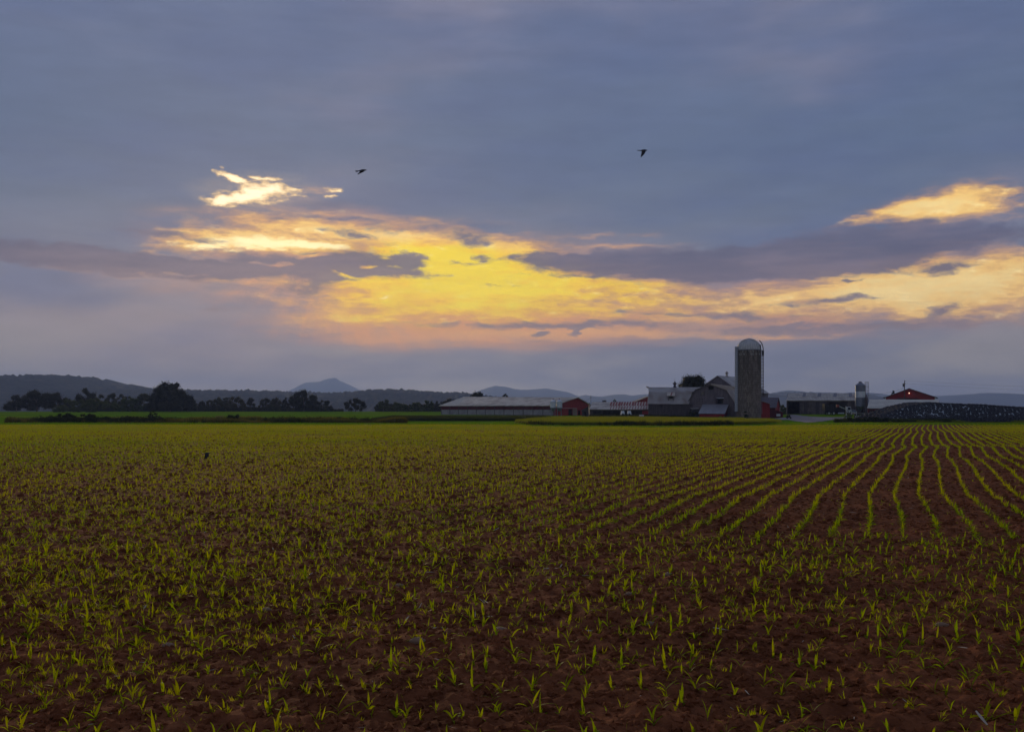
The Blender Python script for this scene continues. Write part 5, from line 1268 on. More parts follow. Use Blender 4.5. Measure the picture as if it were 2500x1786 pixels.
mb = MB(); wall(mb, S(0, 0, 0), S(11, 0, 0), zb, [(0, ze), (11, ze)], inward=Cn); mb.build('front_wall', M_reddk, t_)
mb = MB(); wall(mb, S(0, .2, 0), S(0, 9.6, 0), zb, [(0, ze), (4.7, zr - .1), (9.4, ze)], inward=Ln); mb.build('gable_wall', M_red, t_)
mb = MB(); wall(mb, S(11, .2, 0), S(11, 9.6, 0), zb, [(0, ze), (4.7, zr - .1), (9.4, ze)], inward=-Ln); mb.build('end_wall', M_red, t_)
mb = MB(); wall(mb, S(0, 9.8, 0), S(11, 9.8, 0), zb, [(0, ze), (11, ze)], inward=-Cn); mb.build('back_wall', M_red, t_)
roof_plane(t_, S(-.3, -.3, ze - .1), S(11.3, -.3, ze - .1), S(11.3, 4.9, zr), S(-.3, 4.9, zr), M_roofd, .1)
roof_plane(t_, S(-.3, 4.905, zr - .003), S(11.3, 4.905, zr - .003), S(11.3, 10.1, ze - .1), S(-.3, 10.1, ze - .1), M_roofd, .1)
mb = MB(); p = S(.05, 9.75, 0); mb.box(p.x - .06, p.x + .12, p.y - .1, p.y + .1, zb, ze); mb.build('corner_board', M_white, t_)
t_ = root('red_lean_shed', X(1901, 262), 263, 'low red lean shed with a white panel in front of the small red barn', 'shed')
xa, xb = X(1892, 262), X(1911.5, 262)
mb = MB(); wall(mb, (xa, 262), (xb, 262), .3, [(0, 2.3), (xb - xa, 1.85)], inward=(0, 1)); mb.build('front_wall', M_reddk, t_)
mb = MB(); wall(mb, (xb, 262.2), (xb, 266), .3, [(0, 1.85), (4, 1.85)], inward=(-1, 0)); mb.build('side_wall', M_greydk, t_)
roof_plane(t_, v3(xa - .1, 261.7, 2.42), v3(xb + .25, 261.7, 1.86), v3(xb + .25, 266.2, 2.0), v3(xa - .1, 266.2, 2.6), M_reddk, .08)
MB().box(X(1895.5, 262), X(1905, 262), 261.9, 261.97, .85, 1.45).build('white_panel', M_white, t_)

# ------------------------------------------------------------------ long open machine shed
t_ = root('machine_shed', 90, 298, 'long brown plank machine shed with an open bay and four dark skylights', 'shed')
yS = 294; xa, xb = X(1920.5, yS), X(1920.5, yS) + 22.3
zb = 1.0; ze, zr = 5.15, 7.36
hs = [(0.35, 3.72, zb - .2, 4.75), (11.0, 17.3, zb - .2, 4.6)]
mb = MB(); wall(mb, (xa, yS), (xb, yS), zb - .2, [(0, ze - .1), (23, ze - .1)], holes=hs, inward=(0, 1)); mb.build('front_wall', M_plank, t_)
pm = None; xx = xa + 3.75; ip_ = 0
while xx < xb - .3:                                  # boards nailed over the wall, uneven
    if not (xa + 10.8 < xx < xa + 17.3):
        z1 = 4.85 - rnd.uniform(0, .12)
        MB().box(xx + .015, xx + 1.12, yS - .05 - .012 * (ip_ % 2), yS - .005, zb - .1, z1).build('wall_panel', [M_plank, M_greydk, M_plank][ip_ % 3], t_)
    xx += 1.14; ip_ += 1
mb = MB(); wall(mb, (xa + .1, yS + .2), (xa + 4.9, yS + 16), zb - .2, [(0, ze - .1), (8, zr - .15), (16.4, ze - .1)], inward=(1, 0)); mb.build('end_wall', M_plank, t_)
mb = MB(); wall(mb, (xb, yS + .2), (xb + 4.6, yS + 16), zb - .2, [(0, ze - .1), (8, zr - .15), (16.4, ze - .1)], inward=(-1, 0)); mb.build('end_wall', M_plank, t_)
mb = MB(); wall(mb, (xa + 4.9, yS + 16.2), (xb + 4.6, yS + 16.2), zb - .2, [(0, ze - .1), (23, ze - .1)], inward=(0, -1)); mb.build('back_wall', M_plank, t_)
e0, e1, r1, r0 = v3(xa - .3, yS - .4, ze), v3(xb + .3, yS - .4, ze), v3(xb + 2.9, yS + 8, zr), v3(xa + 2.75, yS + 8, zr)
m0, m1 = lerp(e0, r0, .50), lerp(e1, r1, .50)
rf = roof_plane(t_, e0, e1, m1, m0, M_roofp, .07, ribs=52, rib_m=M_rib, rw=.10, rh=.07)
rf2 = roof_plane(t_, m0 + Z3 * .04, m1 + Z3 * .04, r1 + Z3 * .04, r0 + Z3 * .04, M_roofp, .07, ribs=52, rib_m=M_rib, rw=.10, rh=.07)
roof_plane(t_, r0 + v3(0, .01, .03), r1 + v3(0, .01, .03), v3(xb + 5, yS + 16.5, ze), v3(xa + 5.2, yS + 16.5, ze), M_roofp, .07)
for pa, pb in ((1957, 1963.5), (1993, 2001), (2030.5, 2038.5), (2067.5, 2075.5)):
    fa, fb = [((p - 1921) / 2500 * 299) / (xb - xa) for p in (pa, pb)]
    MB().slab([lerp(m0, m1, fa) + Z3 * .125, lerp(m0, m1, fb) + Z3 * .125, lerp(r0, r1, fb + .004) + Z3 * .125, lerp(r0, r1, fa + .004) + Z3 * .125], .03).build('skylight', M_skyl, rf2)
for xx in (xa + .2, xa + 3.7, xa + 8.6, xa + 10.9, xa + 17.4, xb - .2):
    MB().box(xx - .09, xx + .09, yS - .14, yS - .075, zb - .2, ze - .15).build('post', M_greydk, t_)

# ------------------------------------------------------------------ grain bin with legs, and its lift tower
yB = 285; bx_, br = X(2100, yB), 1.33
t_ = root('grain_bin', bx_, yB, 'upright steel grain bin with light and dark bands at the end of the machine shed', 'grain bin')
zz = lambda py: EYE + (HY - py) / F * yB
for (p0, p1, m_) in ((991.5, 980.5, M_galvd), (980.5, 970.2, M_galvd), (970.2, 962.6, M_galv), (962.6, 955.2, M_galv), (955.2, 947.6, M_galvd), (947.6, 940.4, M_galvd)):
    MB().lathe((bx_, yB, 0), [(br, zz(p0) + .01), (br + .02, zz(p0) + .05), (br, zz(p0) + .09), (br, zz(p1))], 28).build('wall_ring', m_, t_, smooth=False)
cap = MB().lathe((bx_, yB, 0), [(br + .08, zz(940.8)), (br + .08, zz(940.2)), (.38, zz(933.6)), (.38, zz(932)), (.001, zz(931.5))], 28).build('cone_roof', M_galvd, t_)
MB().bar((bx_, yB, zz(933)), (bx_, yB, zz(931.2)), .42, 14).build('cap', M_greydk, cap)
MB().lathe((bx_, yB, 0), [(br, zz(991.4)), (.35, zz(1001)), (.35, zz(1003)), (.001, zz(1003))], 20).build('hopper', M_galvd, t_)
for k in range(8):
    a = k * math.pi / 4 + .3; MB().bar((bx_ + (br - .05) * math.cos(a), yB + (br - .05) * math.sin(a), 1.0), (bx_ + (br - .05) * math.cos(a), yB + (br - .05) * math.sin(a), zz(991)), .07, 6).build('leg', M_greydk, t_)
MB().box(bx_ - 1.0, bx_ + 1.0, yB + .3, yB + .4, 1.0, zz(992)).build('skirt_panel', M_greydk, t_)
MB().box(bx_ + br - .02, bx_ + br + .10, yB - .15, yB + .15, zz(990), zz(941)).build('dark_edge_strip', M_reddk, t_)  # narrow dark red strip up the right edge of the bin
x0, x1, yT = X(2112.8, 286), X(2119.8, 286), 286
t_ = root('lift_tower', (x0 + x1) / 2, yT, 'narrow lattice ladder tower standing right of the grain bin', 'tower')
zt_ = EYE + (HY - 932.3) / F * yT
for (xq, yq) in ((x0, yT - .35), (x1, yT - .35), (x0, yT + .35), (x1, yT + .35)):
    MB().bar((xq, yq, 1.0 if xq == x1 else zt_ - 4.4), (xq, yq, zt_), .05, 6).build('post', M_galvd, t_)
for zq in (zt_, zt_ - 1.25, zt_ - 2.5, zt_ - 3.7):
    for yq in (yT - .35, yT + .35): MB().bar((x0 - .05, yq, zq), (x1 + .05, yq, zq), .045, 5).build('crossbar', M_galvd, t_)
mb = MB(); z = 1.6; xm = (x0 + x1) / 2 + .1
for dx in (-.18, .18): mb.bar((xm + dx, yT, 1.0), (xm + dx, yT, zt_), .025, 5)
while z < zt_: mb.bar((xm - .18, yT, z), (xm + .18, yT, z), .02, 4); z += .35
mb.build('ladder', M_galvd, t_)
MB().bar((X(2112, 286), yT, zt_ - .9), (bx_ + .5, yB, zz(934)), .07, 6).build('spout', M_galvd, t_)
t_ = root('feed_hopper', X(2114.5, 283), 283, 'narrow dark wooden hopper with a pointed top below the lattice tower', 'hopper')
xa, xb = X(2111.5, 283), X(2117.8, 283); zt = EYE + (HY - 972) / F * 283
MB().box(xa, xb, 282.6, 283.4, .9, zt).build('body', M_greydk, t_)
MB().hexa([(xa, 282.6, zt), (xb, 282.6, zt), (xb, 283.4, zt), (xa, 283.4, zt)], [((xa + xb) / 2 - .1, 282.95, zt + 1.1), ((xa + xb) / 2 + .1, 282.95, zt + 1.1), ((xa + xb) / 2 + .1, 283.05, zt + 1.1), ((xa + xb) / 2 - .1, 283.05, zt + 1.1)]).build('pointed_roof', M_roofd, t_)

# ------------------------------------------------------------------ low pale roofed building and red gabled barn behind
t_ = root('pale_roof_shed', 100, 262, 'long low shed with a cream metal roof behind the tyre heap', 'shed')
e0, e1 = at(2117.5, 996.3, 255), at(2292, 996.5, 255); r0, r1 = at(2123, 974.9, 264), at(2291.5, 975.8, 264)
e0.z = e1.z = 2.9; m0, m1 = lerp(e0, r0, .22), lerp(e1, r1, .22)
M_cream = mat('cream_metal_roof', (0.62, 0.56, 0.43), (0.74, 0.67, 0.53), .7, .6, 0, metal=.1, c3=(.52, .46, .36), s3=.3)
roof_plane(t_, e0, e1, m1, m0, M_trans, .06, ribs=50, rib_m=M_cream, rw=.08, rh=.06)
roof_plane(t_, m0 + Z3 * .05, m1 + Z3 * .05, r1 + Z3 * .05, r0 + Z3 * .05, M_cream, .06, ribs=50, rib_m=M_cream, rw=.05, rh=.03)
roof_plane(t_, r0 + v3(0, .01, .04), r1 + v3(0, .01, .04), r1 + v3(3.4, 9, -2.2), r0 + v3(3.4, 9, -2.2), M_cream, .06)
zb = .6
mb = MB(); wall(mb, (e0.x + .3, 255.5), (e1.x - .3, 255.5), zb, [(0, 2.82), (30, 2.82)], holes=[(k * 2.9 + .4, k * 2.9 + 2.7, zb, 2.3) for k in range(6)], inward=(0, 1)); mb.build('front_wall', M_reddk, t_)
for k in range(6):
    xk = e0.x + .35 + k * 2.9; MB().bar((xk, 255.3, 1.2), (xk + 1.1, 255.3, 2.6), .06, 5).build('brace', M_greydk, t_)
for xq, iw in ((e0.x + .4, 1), (e1.x - .3, -1)):
    mb = MB(); wall(mb, (xq, 255.7), (xq + 6.4, 272.5), zb, [(0, 2.85), (8.3, 4.95), (17, 2.75)], inward=(iw, 0)); mb.build('end_wall', M_reddk, t_)
mb = MB(); wall(mb, (e0.x + 6.8, 272.6), (e1.x + 6, 272.6), zb, [(0, 2.7), (30, 2.7)], inward=(0, -1)); mb.build('back_wall', M_reddk, t_)

t_ = root('red_gabled_barn', X(2220, 340), 345, 'wide red gabled barn with a small lamp lit high on its gable', 'barn')
QG, h0, h1, zEg, zPg, z0g = gable_box(t_, 2169, 2274.5, 968.5, 2219.7, 947.4, 1000, 340, 18, M_red, M_roofd, u=(0.925, -0.38), holes=[(3.5, 10.4, 1.2, 6.35)], over=.75, t=.16)
for s_ in (-h0 + .06, h1 - .06): p = QG(s_, -.08, 0); MB().box(p.x - .14, p.x + .14, p.y - .04, p.y + .06, z0g, zEg - .1).build('corner_board', M_white, t_)
p = QG(-h0 + 7, -.1, 0); MB().box(p.x - 3.5, p.x + 3.5, p.y - .03, p.y + .05, 6.38, 6.5).build('door_track', M_roofd, t_)
p = QG(0, -.3, EYE + (HY - 959.2) / F * 340)
lamp = empty('gable_lamp', (p.x, p.y, p.z), 'small lit round lamp high on the red gable', 'lamp')
M_bulb = bpy.data.materials.new('lit_bulb'); M_bulb.use_nodes = True; b_ = M_bulb.node_tree.nodes['Principled BSDF']; b_.inputs['Emission Color'].default_value = (1, .62, .42, 1); b_.inputs['Emission Strength'].default_value = 3.5
MB().lathe(tuple(p), [(.001, -.14), (.10, -.10), (.14, 0), (.10, .10), (.001, .14)], 10).build('bulb', M_bulb, lamp)
MB().bar(p + v3(0, .29, .22), p + v3(0, 0, .16), .04, 6).lathe((p.x, p.y, p.z + .12), [(.24, 0), (.08, .12), (.001, .12)], 10).build('bracket', M_galvd, lamp)
ld = bpy.data.lights.new('gable_lamp_light', 'POINT'); ld.energy = 1.5; ld.color = (1, .5, .35); ld.shadow_soft_size = .15
lo_ = bpy.data.objects.new('gable_lamp_light', ld); COL.objects.link(lo_); lo_.parent = lamp; lo_.location = (0, -.35, 0)
# ------------------------------------------------------------------ gravel drive
M_gravel = mat('gravel', (0.20, 0.165, 0.155), (0.33, 0.29, 0.275), 3.0, 0.95, 0.4, c3=(0.16, 0.12, 0.10), s3=0.25)
out = [(1926, 1012.2), (1944, 1012.4), (1958, 1014.6), (1996, 1017.6), (2040, 1018.2), (2068, 1018.4), (2060, 1022), (2030, 1025.5), (2004, 1028.6), (1972, 1031.4), (1944, 1028), (1924, 1024.6), (1890, 1023.4), (1866, 1023.6), (1866, 1021.4), (1900, 1020.6), (1922, 1019)]
P2d = [ground_at(a, b, 150, 330) for a, b in out]
def inside(x, y):
    c = False; n = len(P2d)
    for i in range(n):
        a, b = P2d[i], P2d[(i + 1) % n]
        if (a.y > y) != (b.y > y) and x < (b.x - a.x) * (y - a.y) / (b.y - a.y) + a.x: c = not c
    return c
mb = MB(); step = 0.8
gx = np.arange(min(p.x for p in P2d), max(p.x for p in P2d), step); gy = np.arange(min(p.y for p in P2d), max(p.y for p in P2d), step)
idx = {}
for i, x_ in enumerate(gx):
    for j, y_ in enumerate(gy):
        if inside(x_ + step / 2, y_ + step / 2):
            q = []
            for (a, b) in ((i, j), (i + 1, j), (i + 1, j + 1), (i, j + 1)):
                if (a, b) not in idx:
                    xx, yy = gx[0] + a * step, gy[0] + b * step
                    idx[(a, b)] = len(mb.v); mb.v.append((xx + .25 * math.sin(a * 7 + b), yy, gz1(xx, yy) + 0.035))
                q.append(idx[(a, b)])
            mb.f.append(tuple(q))
o = mb.build('gravel_drive', M_gravel); tag(o, kind='structure')

# ------------------------------------------------------------------ heap under white and black plastic, weighted with tyres
def heap_h(x, y):
    px = HX + F * np.asarray(x, float) / 205.0
    top = np.interp(px, [2085, 2100, 2130, 2165, 2200, 2240, 2270, 2310, 2400, 2520, 2600], [1033, 1024, 1017, 1007, 995, 987, 985, 987.5, 991, 999, 1010])
    zt_ = EYE + (HY - top) / F * 205.0
    s_ = np.clip((y - 197.6) / 5.6, 0, 1); s_ = s_ ** 0.85
    back = ss((219 - y) / 6) * ss((np.asarray(x, float) - X(2096, 205)) / 4.0)
    return gz(x, y) - 0.05 + np.maximum(0, zt_ - 0.0) * s_ * back + 0.10 * (vnoise(x / 2, y / 2, 66) - .5) * s_
M_sheet = bpy.data.materials.new('silage_sheet'); M_sheet.use_nodes = True
t = M_sheet.node_tree; b = t.nodes['Principled BSDF']; nn, lk = t.nodes.new, t.links.new
g_ = nn('ShaderNodeNewGeometry'); n_ = nn('ShaderNodeTexNoise'); n_.inputs['Scale'].default_value = .45; n_.inputs['Detail'].default_value = 3; lk(g_.outputs['Position'], n_.inputs['Vector'])
s_ = nn('ShaderNodeSeparateXYZ'); lk(g_.outputs['Position'], s_.inputs[0])
cr = nn('ShaderNodeFloatCurve'); cv = cr.mapping.curves[0]        # white sheet laid as a band across the face, black sheet over crest and foot
m1 = nn('ShaderNodeMath'); m1.operation = 'MULTIPLY_ADD'; lk(n_.outputs['Fac'], m1.inputs[0]); m1.inputs[1].default_value = 0.30; lk(s_.outputs[1], m1.inputs[2])
mr_ = nn('ShaderNodeMapRange'); mr_.inputs[1].default_value = 196.0; mr_.inputs[2].default_value = 206.0; lk(s_.outputs[1], mr_.inputs[0])
m2_ = nn('ShaderNodeMath'); m2_.operation = 'MULTIPLY_ADD'; lk(n_.outputs['Fac'], m2_.inputs[0]); m2_.inputs[1].default_value = 0.25; lk(mr_.outputs[0], m2_.inputs[2])
for q_, (a_1, b_1) in enumerate([(0.0, 0.0), (0.42, 0.0), (0.46, 1.0), (0.80, 1.0), (0.83, 0.0), (1.0, 0.0)]):
    if q_ < 2: cv.points[q_].location = (a_1, b_1)
    else: cv.points.new(a_1, b_1)
for p_ in cv.points: p_.handle_type = 'VECTOR'
cr.mapping.update(); lk(m2_.outputs[0], cr.inputs['Value'])
mrx = nn('ShaderNodeMapRange'); mrx.inputs[1].default_value = X(2150, 202); mrx.inputs[2].default_value = X(2172, 202); lk(s_.outputs[0], mrx.inputs[0])
mmx = nn('ShaderNodeMath'); mmx.operation = 'MULTIPLY'; lk(cr.outputs[0], mmx.inputs[0]); lk(mrx.outputs[0], mmx.inputs[1]); cr = mmx
mx_ = nn('ShaderNodeMix'); mx_.data_type = 'RGBA'; lk(cr.outputs[0], mx_.inputs[0]); mx_.inputs[6].default_value = (.02, .018, .022, 1); mx_.inputs[7].default_value = (.36, .40, .40, 1)
lk(mx_.outputs[2], b.inputs['Base Color']); b.inputs['Roughness'].default_value = .75; b.inputs['Specular IOR Level'].default_value = .15
hx = np.linspace(X(2085, 205), X(2600, 205), 120); hy_ = np.concatenate([np.linspace(197.2, 204, 26), np.linspace(204.6, 220, 16)])
HXg, HYg = np.meshgrid(hx, hy_)
heap = grid_mesh('silage_heap', HXg, HYg, heap_h(HXg, HYg), M_sheet)
heap.location = (0, 0, 0); tag(heap, 'long silage heap under white and black plastic weighted with tyres', 'silage heap')
def torus_mesh(name, r, w, m, na=16, nb=7, sq=0.85):
    V_, F_ = [], []
    for i in range(na):
        a = 2 * math.pi * i / na
        for j in range(nb):
            b_ = 2 * math.pi * j / nb; rr = r + w * math.cos(b_); V_.append((rr * math.cos(a), rr * math.sin(a), w * sq * math.sin(b_)))
    for i in range(na):
        for j in range(nb):
            F_.append((i * nb + j, ((i + 1) % na) * nb + j, ((i + 1) % na) * nb + (j + 1) % nb, i * nb + (j + 1) % nb))
    return raw_mesh(name, V_, F_, m)
tyre_me = torus_mesh('tyre', .25, .125, M_tyre)
rest_v = []; cnt = 0
rows_y = np.concatenate([np.linspace(198.0, 203.1, 9), [203.9, 204.8, 205.8, 207.0, 208.5, 210.2, 212]])
TGR = 'tyres lying on the silage heap'
def tyre_label(px, r, n):
    if px < 2140: w = 'dark left tip'
    elif px < 2170: w = 'lower left end'
    elif px < 2215: w = 'rising left part'
    elif px < 2262: w = 'middle'
    else: w = 'right part'
    h_ = ['bottom', 'second', 'third', 'fourth', 'middle', 'sixth', 'seventh', 'upper', 'crest', 'rearmost'][min(r, 9)]
    return 'black tyre in the %s row on the %s of the silage heap' % (h_, w)
for r, y_ in enumerate(rows_y):
    x_ = X(2092, 205) + rnd.uniform(0, .6)
    while x_ < X(2590, 205):
        xx, yy = x_ + rnd.uniform(-.12, .12), y_ + rnd.uniform(-.14, .14); x_ += rnd.uniform(.66, .92)
        zc = float(heap_h(xx, yy)); 
        if zc - gz1(xx, yy) < 0.12 and r > 2: continue
        px = HX + F * xx / yy
        dx = (float(heap_h(xx + .3, yy)) - float(heap_h(xx - .3, yy))) / .6; dy = (float(heap_h(xx, yy + .3)) - float(heap_h(xx, yy - .3))) / .6
        n = Vector((-dx, -dy, 1)).normalized(); n = (n + Vector((rnd.gauss(0, .06), rnd.gauss(0, .06), 0))).normalized()
        k = rnd.uniform(.90, 1.28)
        if px < 2312 and cnt < 296:
            o = bpy.data.objects.new('tyre', tyre_me); COL.objects.link(o); o.location = (xx, yy, zc + .07)
            o.rotation_euler = n.to_track_quat('Z', 'Y').to_euler(); o.scale = (k, k, k); cnt += 1
            tag(o, tyre_label(px, r, 0), 'tyre', TGR)
        else: rest_v.append((Vector((xx, yy, zc + .07)), n, k))
mb = MB()
for p, n, k in rest_v:
    M_ = Matrix.Translation(p) @ n.to_track_quat('Z', 'Y').to_matrix().to_4x4() @ Matrix.Scale(k, 4); b0 = len(mb.v)
    mb.v += [tuple(M_ @ v.co) for v in tyre_me.vertices]; mb.f += [tuple(b0 + q for q in f.vertices) for f in tyre_me.polygons]
o = mb.build('tyres', M_tyre); tag(o, 'more black tyres on the far right and crest of the silage heap', 'tyres', kind='stuff')

# low dark brush at the left foot of the heap
shrub(2085, 1018, 1031, 60, 196, 'low dark brush at the left foot of the tyre heap', group='brush round the tyre heap')
shrub(2125, 1016, 1033, 60, 195.5, 'dark brush between the flat deck and the tyre heap', group='brush round the tyre heap')
shrub(2060, 1023, 1031, 30, 198, 'smallest brush at the end of the gravel drive', M_weed, group='brush round the tyre heap')
shrub(2160, 1019, 1033, 44, 194.8, 'dark brush under the lower left tyres', group='brush round the tyre heap')

# ------------------------------------------------------------------ two steel feed bins
def feed_bin(px, lab):
    Y = 296; x_ = X(px, Y); z0 = gz1(x_, Y) - .1; zz = lambda py: EYE + (HY - py) / F * Y
    t_ = empty('feed_bin', (x_, Y, z0), lab, 'feed bin', 'steel feed bins by the red gable'); r = .84
    bd = MB()
    pr = [(r, zz(995))]
    for k in range(1, 8): z = zz(995) + (zz(979.5) - zz(995)) * k / 7; pr += [(r, z - .03), (r + .02, z), (r, z + .03)]
    bd.lathe((x_, Y, 0), pr, 24).build('body', M_galv, t_)
    MB().lathe((x_, Y, 0), [(r, zz(979.6)), (.22, zz(975)), (.001, zz(975))], 20).build('cone_roof', M_galv, t_)
    MB().lathe((x_, Y, 0), [(.20, zz(975.2)), (.24, zz(974)), (.10, zz(973.2)), (.001, zz(972.5))], 10).build('cap', M_rust, t_)
    MB().lathe((x_, Y, 0), [(r, zz(994.9)), (.18, zz(1004)), (.001, zz(1004))], 18).build('hopper', M_galvd, t_)
    for k in range(4):
        a = k * math.pi / 2 + .6; MB().bar((x_ + .8 * math.cos(a), Y + .8 * math.sin(a), z0), (x_ + .8 * math.cos(a), Y + .8 * math.sin(a), zz(994)), .06, 6).build('leg', M_galvd, t_)
feed_bin(1350.3, 'left of two steel feed bins standing before the red barn gable')
feed_bin(1365.6, 'right of two steel feed bins standing before the red barn gable')

# ------------------------------------------------------------------ truck before the machine shed
Y = 279.0; zz = lambda py: EYE + (HY - py) / F * Y
xa, xb = X(2013.5, Y), X(2064, Y); z0 = gz1(xa, Y)
t_ = empty('dump_truck', ((xa + xb) / 2, Y, z0), 'black dump truck with a pale cab parked before the machine shed', 'truck')
body = MB().hexa([(xa + .15, Y, zz(1004)), (xb, Y, zz(1004)), (xb, Y + 2.3, zz(1004)), (xa + .15, Y + 2.3, zz(1004))], [(xa - .05, Y - .05, zz(985.8)), (xb + .05, Y - .05, zz(985.2)), (xb + .05, Y + 2.35, zz(985.2)), (xa - .05, Y + 2.35, zz(985.8))]).build('dump_box', M_black, t_)
mb = MB()
for k in range(8): xk = lerp(xa + .3, xb - .3, k / 7) if False else xa + .3 + (xb - xa - .6) * k / 7; mb.box(xk - .05, xk + .05, Y - .13, Y - .04, zz(1003.8), zz(986.4))
mb.box(xa - .1, xb + .1, Y - .14, Y - .045, zz(986.3), zz(985.0)); mb.build('box_rib', M_black, body)
MB().box(xa + .3, X(2088, Y), Y + .7, Y + 1.6, zz(1006.8), zz(1004.2)).build('chassis', M_black, t_)
def wheel(parent, x_, y_, z_, r, w=.28):
    o = MB().lathe((0, 0, 0), [(r * .62, 0), (r * .95, 0), (r, w * .2), (r, w * .8), (r * .95, w), (r * .62, w)], 22)
    o.v = [(x_ + p[0], y_ + p[2], z_ + p[1]) for p in o.v]; wo_ = o.build('wheel', M_tyre, parent)
    q = MB().lathe((0, 0, 0), [(r * .62, .02), (r * .58, .02), (r * .50, .10), (r * .18, .10), (r * .15, .02), (.001, .02)], 16); q.v = [(x_ + p[0], y_ + p[2], z_ + p[1]) for p in q.v]; q.build('rim', M_galv, wo_)
for px in (2024.2, 2035.8, 2079): wheel(t_, X(px, Y), Y - .02, zz(1008.2), .46)
for px in (2024.2, 2035.8, 2079): wheel(t_, X(px, Y), Y + 2.0, zz(1008.2), .46)
MB().bar((X(2046.5, Y), Y + .12, zz(1008.4)), (X(2061, Y), Y + .12, zz(1008.4)), .20, 12).build('fuel_tank', M_galv, t_)
cab = MB().hexa([(X(2067.5, Y), Y + .1, zz(1007)), (X(2080, Y), Y + .1, zz(1007)), (X(2080, Y), Y + 2.2, zz(1007)), (X(2067.5, Y), Y + 2.2, zz(1007))], [(X(2067.5, Y), Y + .15, zz(992.5)), (X(2077.5, Y), Y + .15, zz(992.5)), (X(2077.5, Y), Y + 2.1, zz(992.5)), (X(2067.5, Y), Y + 2.1, zz(992.5))]).build('cab', M_galv, t_)
MB().box(X(2070, Y), X(2077, Y), Y + .085, Y + .11, zz(1000), zz(994)).build('side_window', M_glass, cab)
MB().hexa([(X(2080.1, Y), Y + .3, zz(1007)), (X(2092, Y), Y + .35, zz(1007)), (X(2092, Y), Y + 2.0, zz(1007)), (X(2080.1, Y), Y + 2.0, zz(1007))], [(X(2080.1, Y), Y + .35, zz(998.5)), (X(2090.5, Y), Y + .45, zz(1000.5)), (X(2090.5, Y), Y + 1.9, zz(1000.5)), (X(2080.1, Y), Y + 1.95, zz(998.5))]).build('hood', M_galvd, t_)
MB().bar((X(2066, Y), Y + .3, zz(1006)), (X(2066, Y), Y + .3, zz(990.5)), .10, 8).build('exhaust_stack', M_white, t_)

# slanting elevator
Y = 262; zz = lambda py: EYE + (HY - py) / F * Y
a, b = at(2045.5, 990.5, Y), at(2088.5, 1008.3, Y)
t_ = empty('elevator', (b.x, Y, gz1(b.x, Y)), 'slanting pale elevator with a red head standing before the black truck', 'elevator')
d_ = (b - a).normalized(); n = Vector((-d_.z, 0, d_.x)).normalized()
for yy in (-.25, .25): MB().bar(a + v3(0, yy, 0), b + v3(0, yy, 0), .06, 6).build('rail', M_galv, t_)
MB().slab([a + v3(0, -.24, .02), b + v3(0, -.24, .02), b + v3(0, .24, .02), a + v3(0, .24, .02)], .04).build('trough', M_galvd, t_)
MB().box(a.x - .35, a.x + .25, Y - .35, Y + .35, a.z - .3, a.z + .35).build('head', M_rust, t_)
MB().bar(lerp(a, b, .55), v3(lerp(a, b, .55).x + .7, Y, gz1(b.x, Y)), .07, 6).build('stand', M_greydk, t_)
MB().bar(lerp(a, b, .35) + v3(0, 0, 0), v3(lerp(a, b, .35).x + 1.2, Y, gz1(b.x, Y)), .06, 6).build('stand', M_greydk, t_)
w = empty('gate_post', (X(2066.5, 268), 268, gz1(X(2066.5, 268), 268)), 'pale upright post beside the truck cab', 'post')
MB().box(X(2065.2, 268), X(2067.6, 268), 267.9, 268.1, gz1(X(2066.5, 268), 268) - .1, EYE + (HY - 993.5) / F * 268).build('shaft', M_galv, w)
MB().box(X(2064.9, 268), X(2067.9, 268), 267.85, 268.15, EYE + (HY - 993.4) / F * 268, EYE + (HY - 992.8) / F * 268).build('cap', M_white, w)

# flat deck wagon
Y = 236; zz = lambda py: EYE + (HY - py) / F * Y
x0, x1 = X(2086, Y), X(2145, Y); zg_ = gz1(x0, Y)
t_ = empty('flat_wagon', ((x0 + x1) / 2, Y, zg_), 'long flat wagon with a pale deck above dark brush', 'wagon')
MB().box(x0, X(2122, Y), Y, Y + 2.2, zz(1009.6), zz(1008.2)).build('deck', M_curt, t_)
MB().box(X(2122.2, Y), x1, Y - .05, Y + 2.25, zz(1012.6), zz(1008.4)).build('side_board', M_galv, t_)
MB().box(x0 + .3, x1 - .3, Y + .8, Y + 1.4, zz(1012), zz(1009.8)).build('frame', M_black, t_)
for px in (2096, 2104, 2134): wheel(t_, X(px, Y), Y + .1, zg_ + .40, .38)
for px in (2096, 2134): wheel(t_, X(px, Y), Y + 1.8, zg_ + .40, .38)
MB().bar((X(2091, Y), Y, zz(1014)), (X(2091, Y), Y, zz(1003.5)), .06, 6).build('stake', M_galv, t_)
# small cart by the drive
Y = 231; c = at(2072, 1016, Y); zg_ = gz1(c.x, Y)
t_ = empty('small_cart', (c.x, Y, zg_), 'small dark low cart standing at the edge of the grass below the truck', 'cart')
MB().box(c.x - .75, c.x + .75, Y, Y + 1.2, zg_ + .5, zg_ + .68).build('bed', M_black, t_)
MB().bar((c.x + .75, Y + .6, zg_ + .55), (c.x + 1.6, Y + .6, zg_ + .35), .04, 6).build('drawbar', M_black, t_)
for dx in (-.45, .45):
    for dy in (.02, 1.0): wheel(t_, c.x + dx, Y + dy, zg_ + .24, .24, .16)

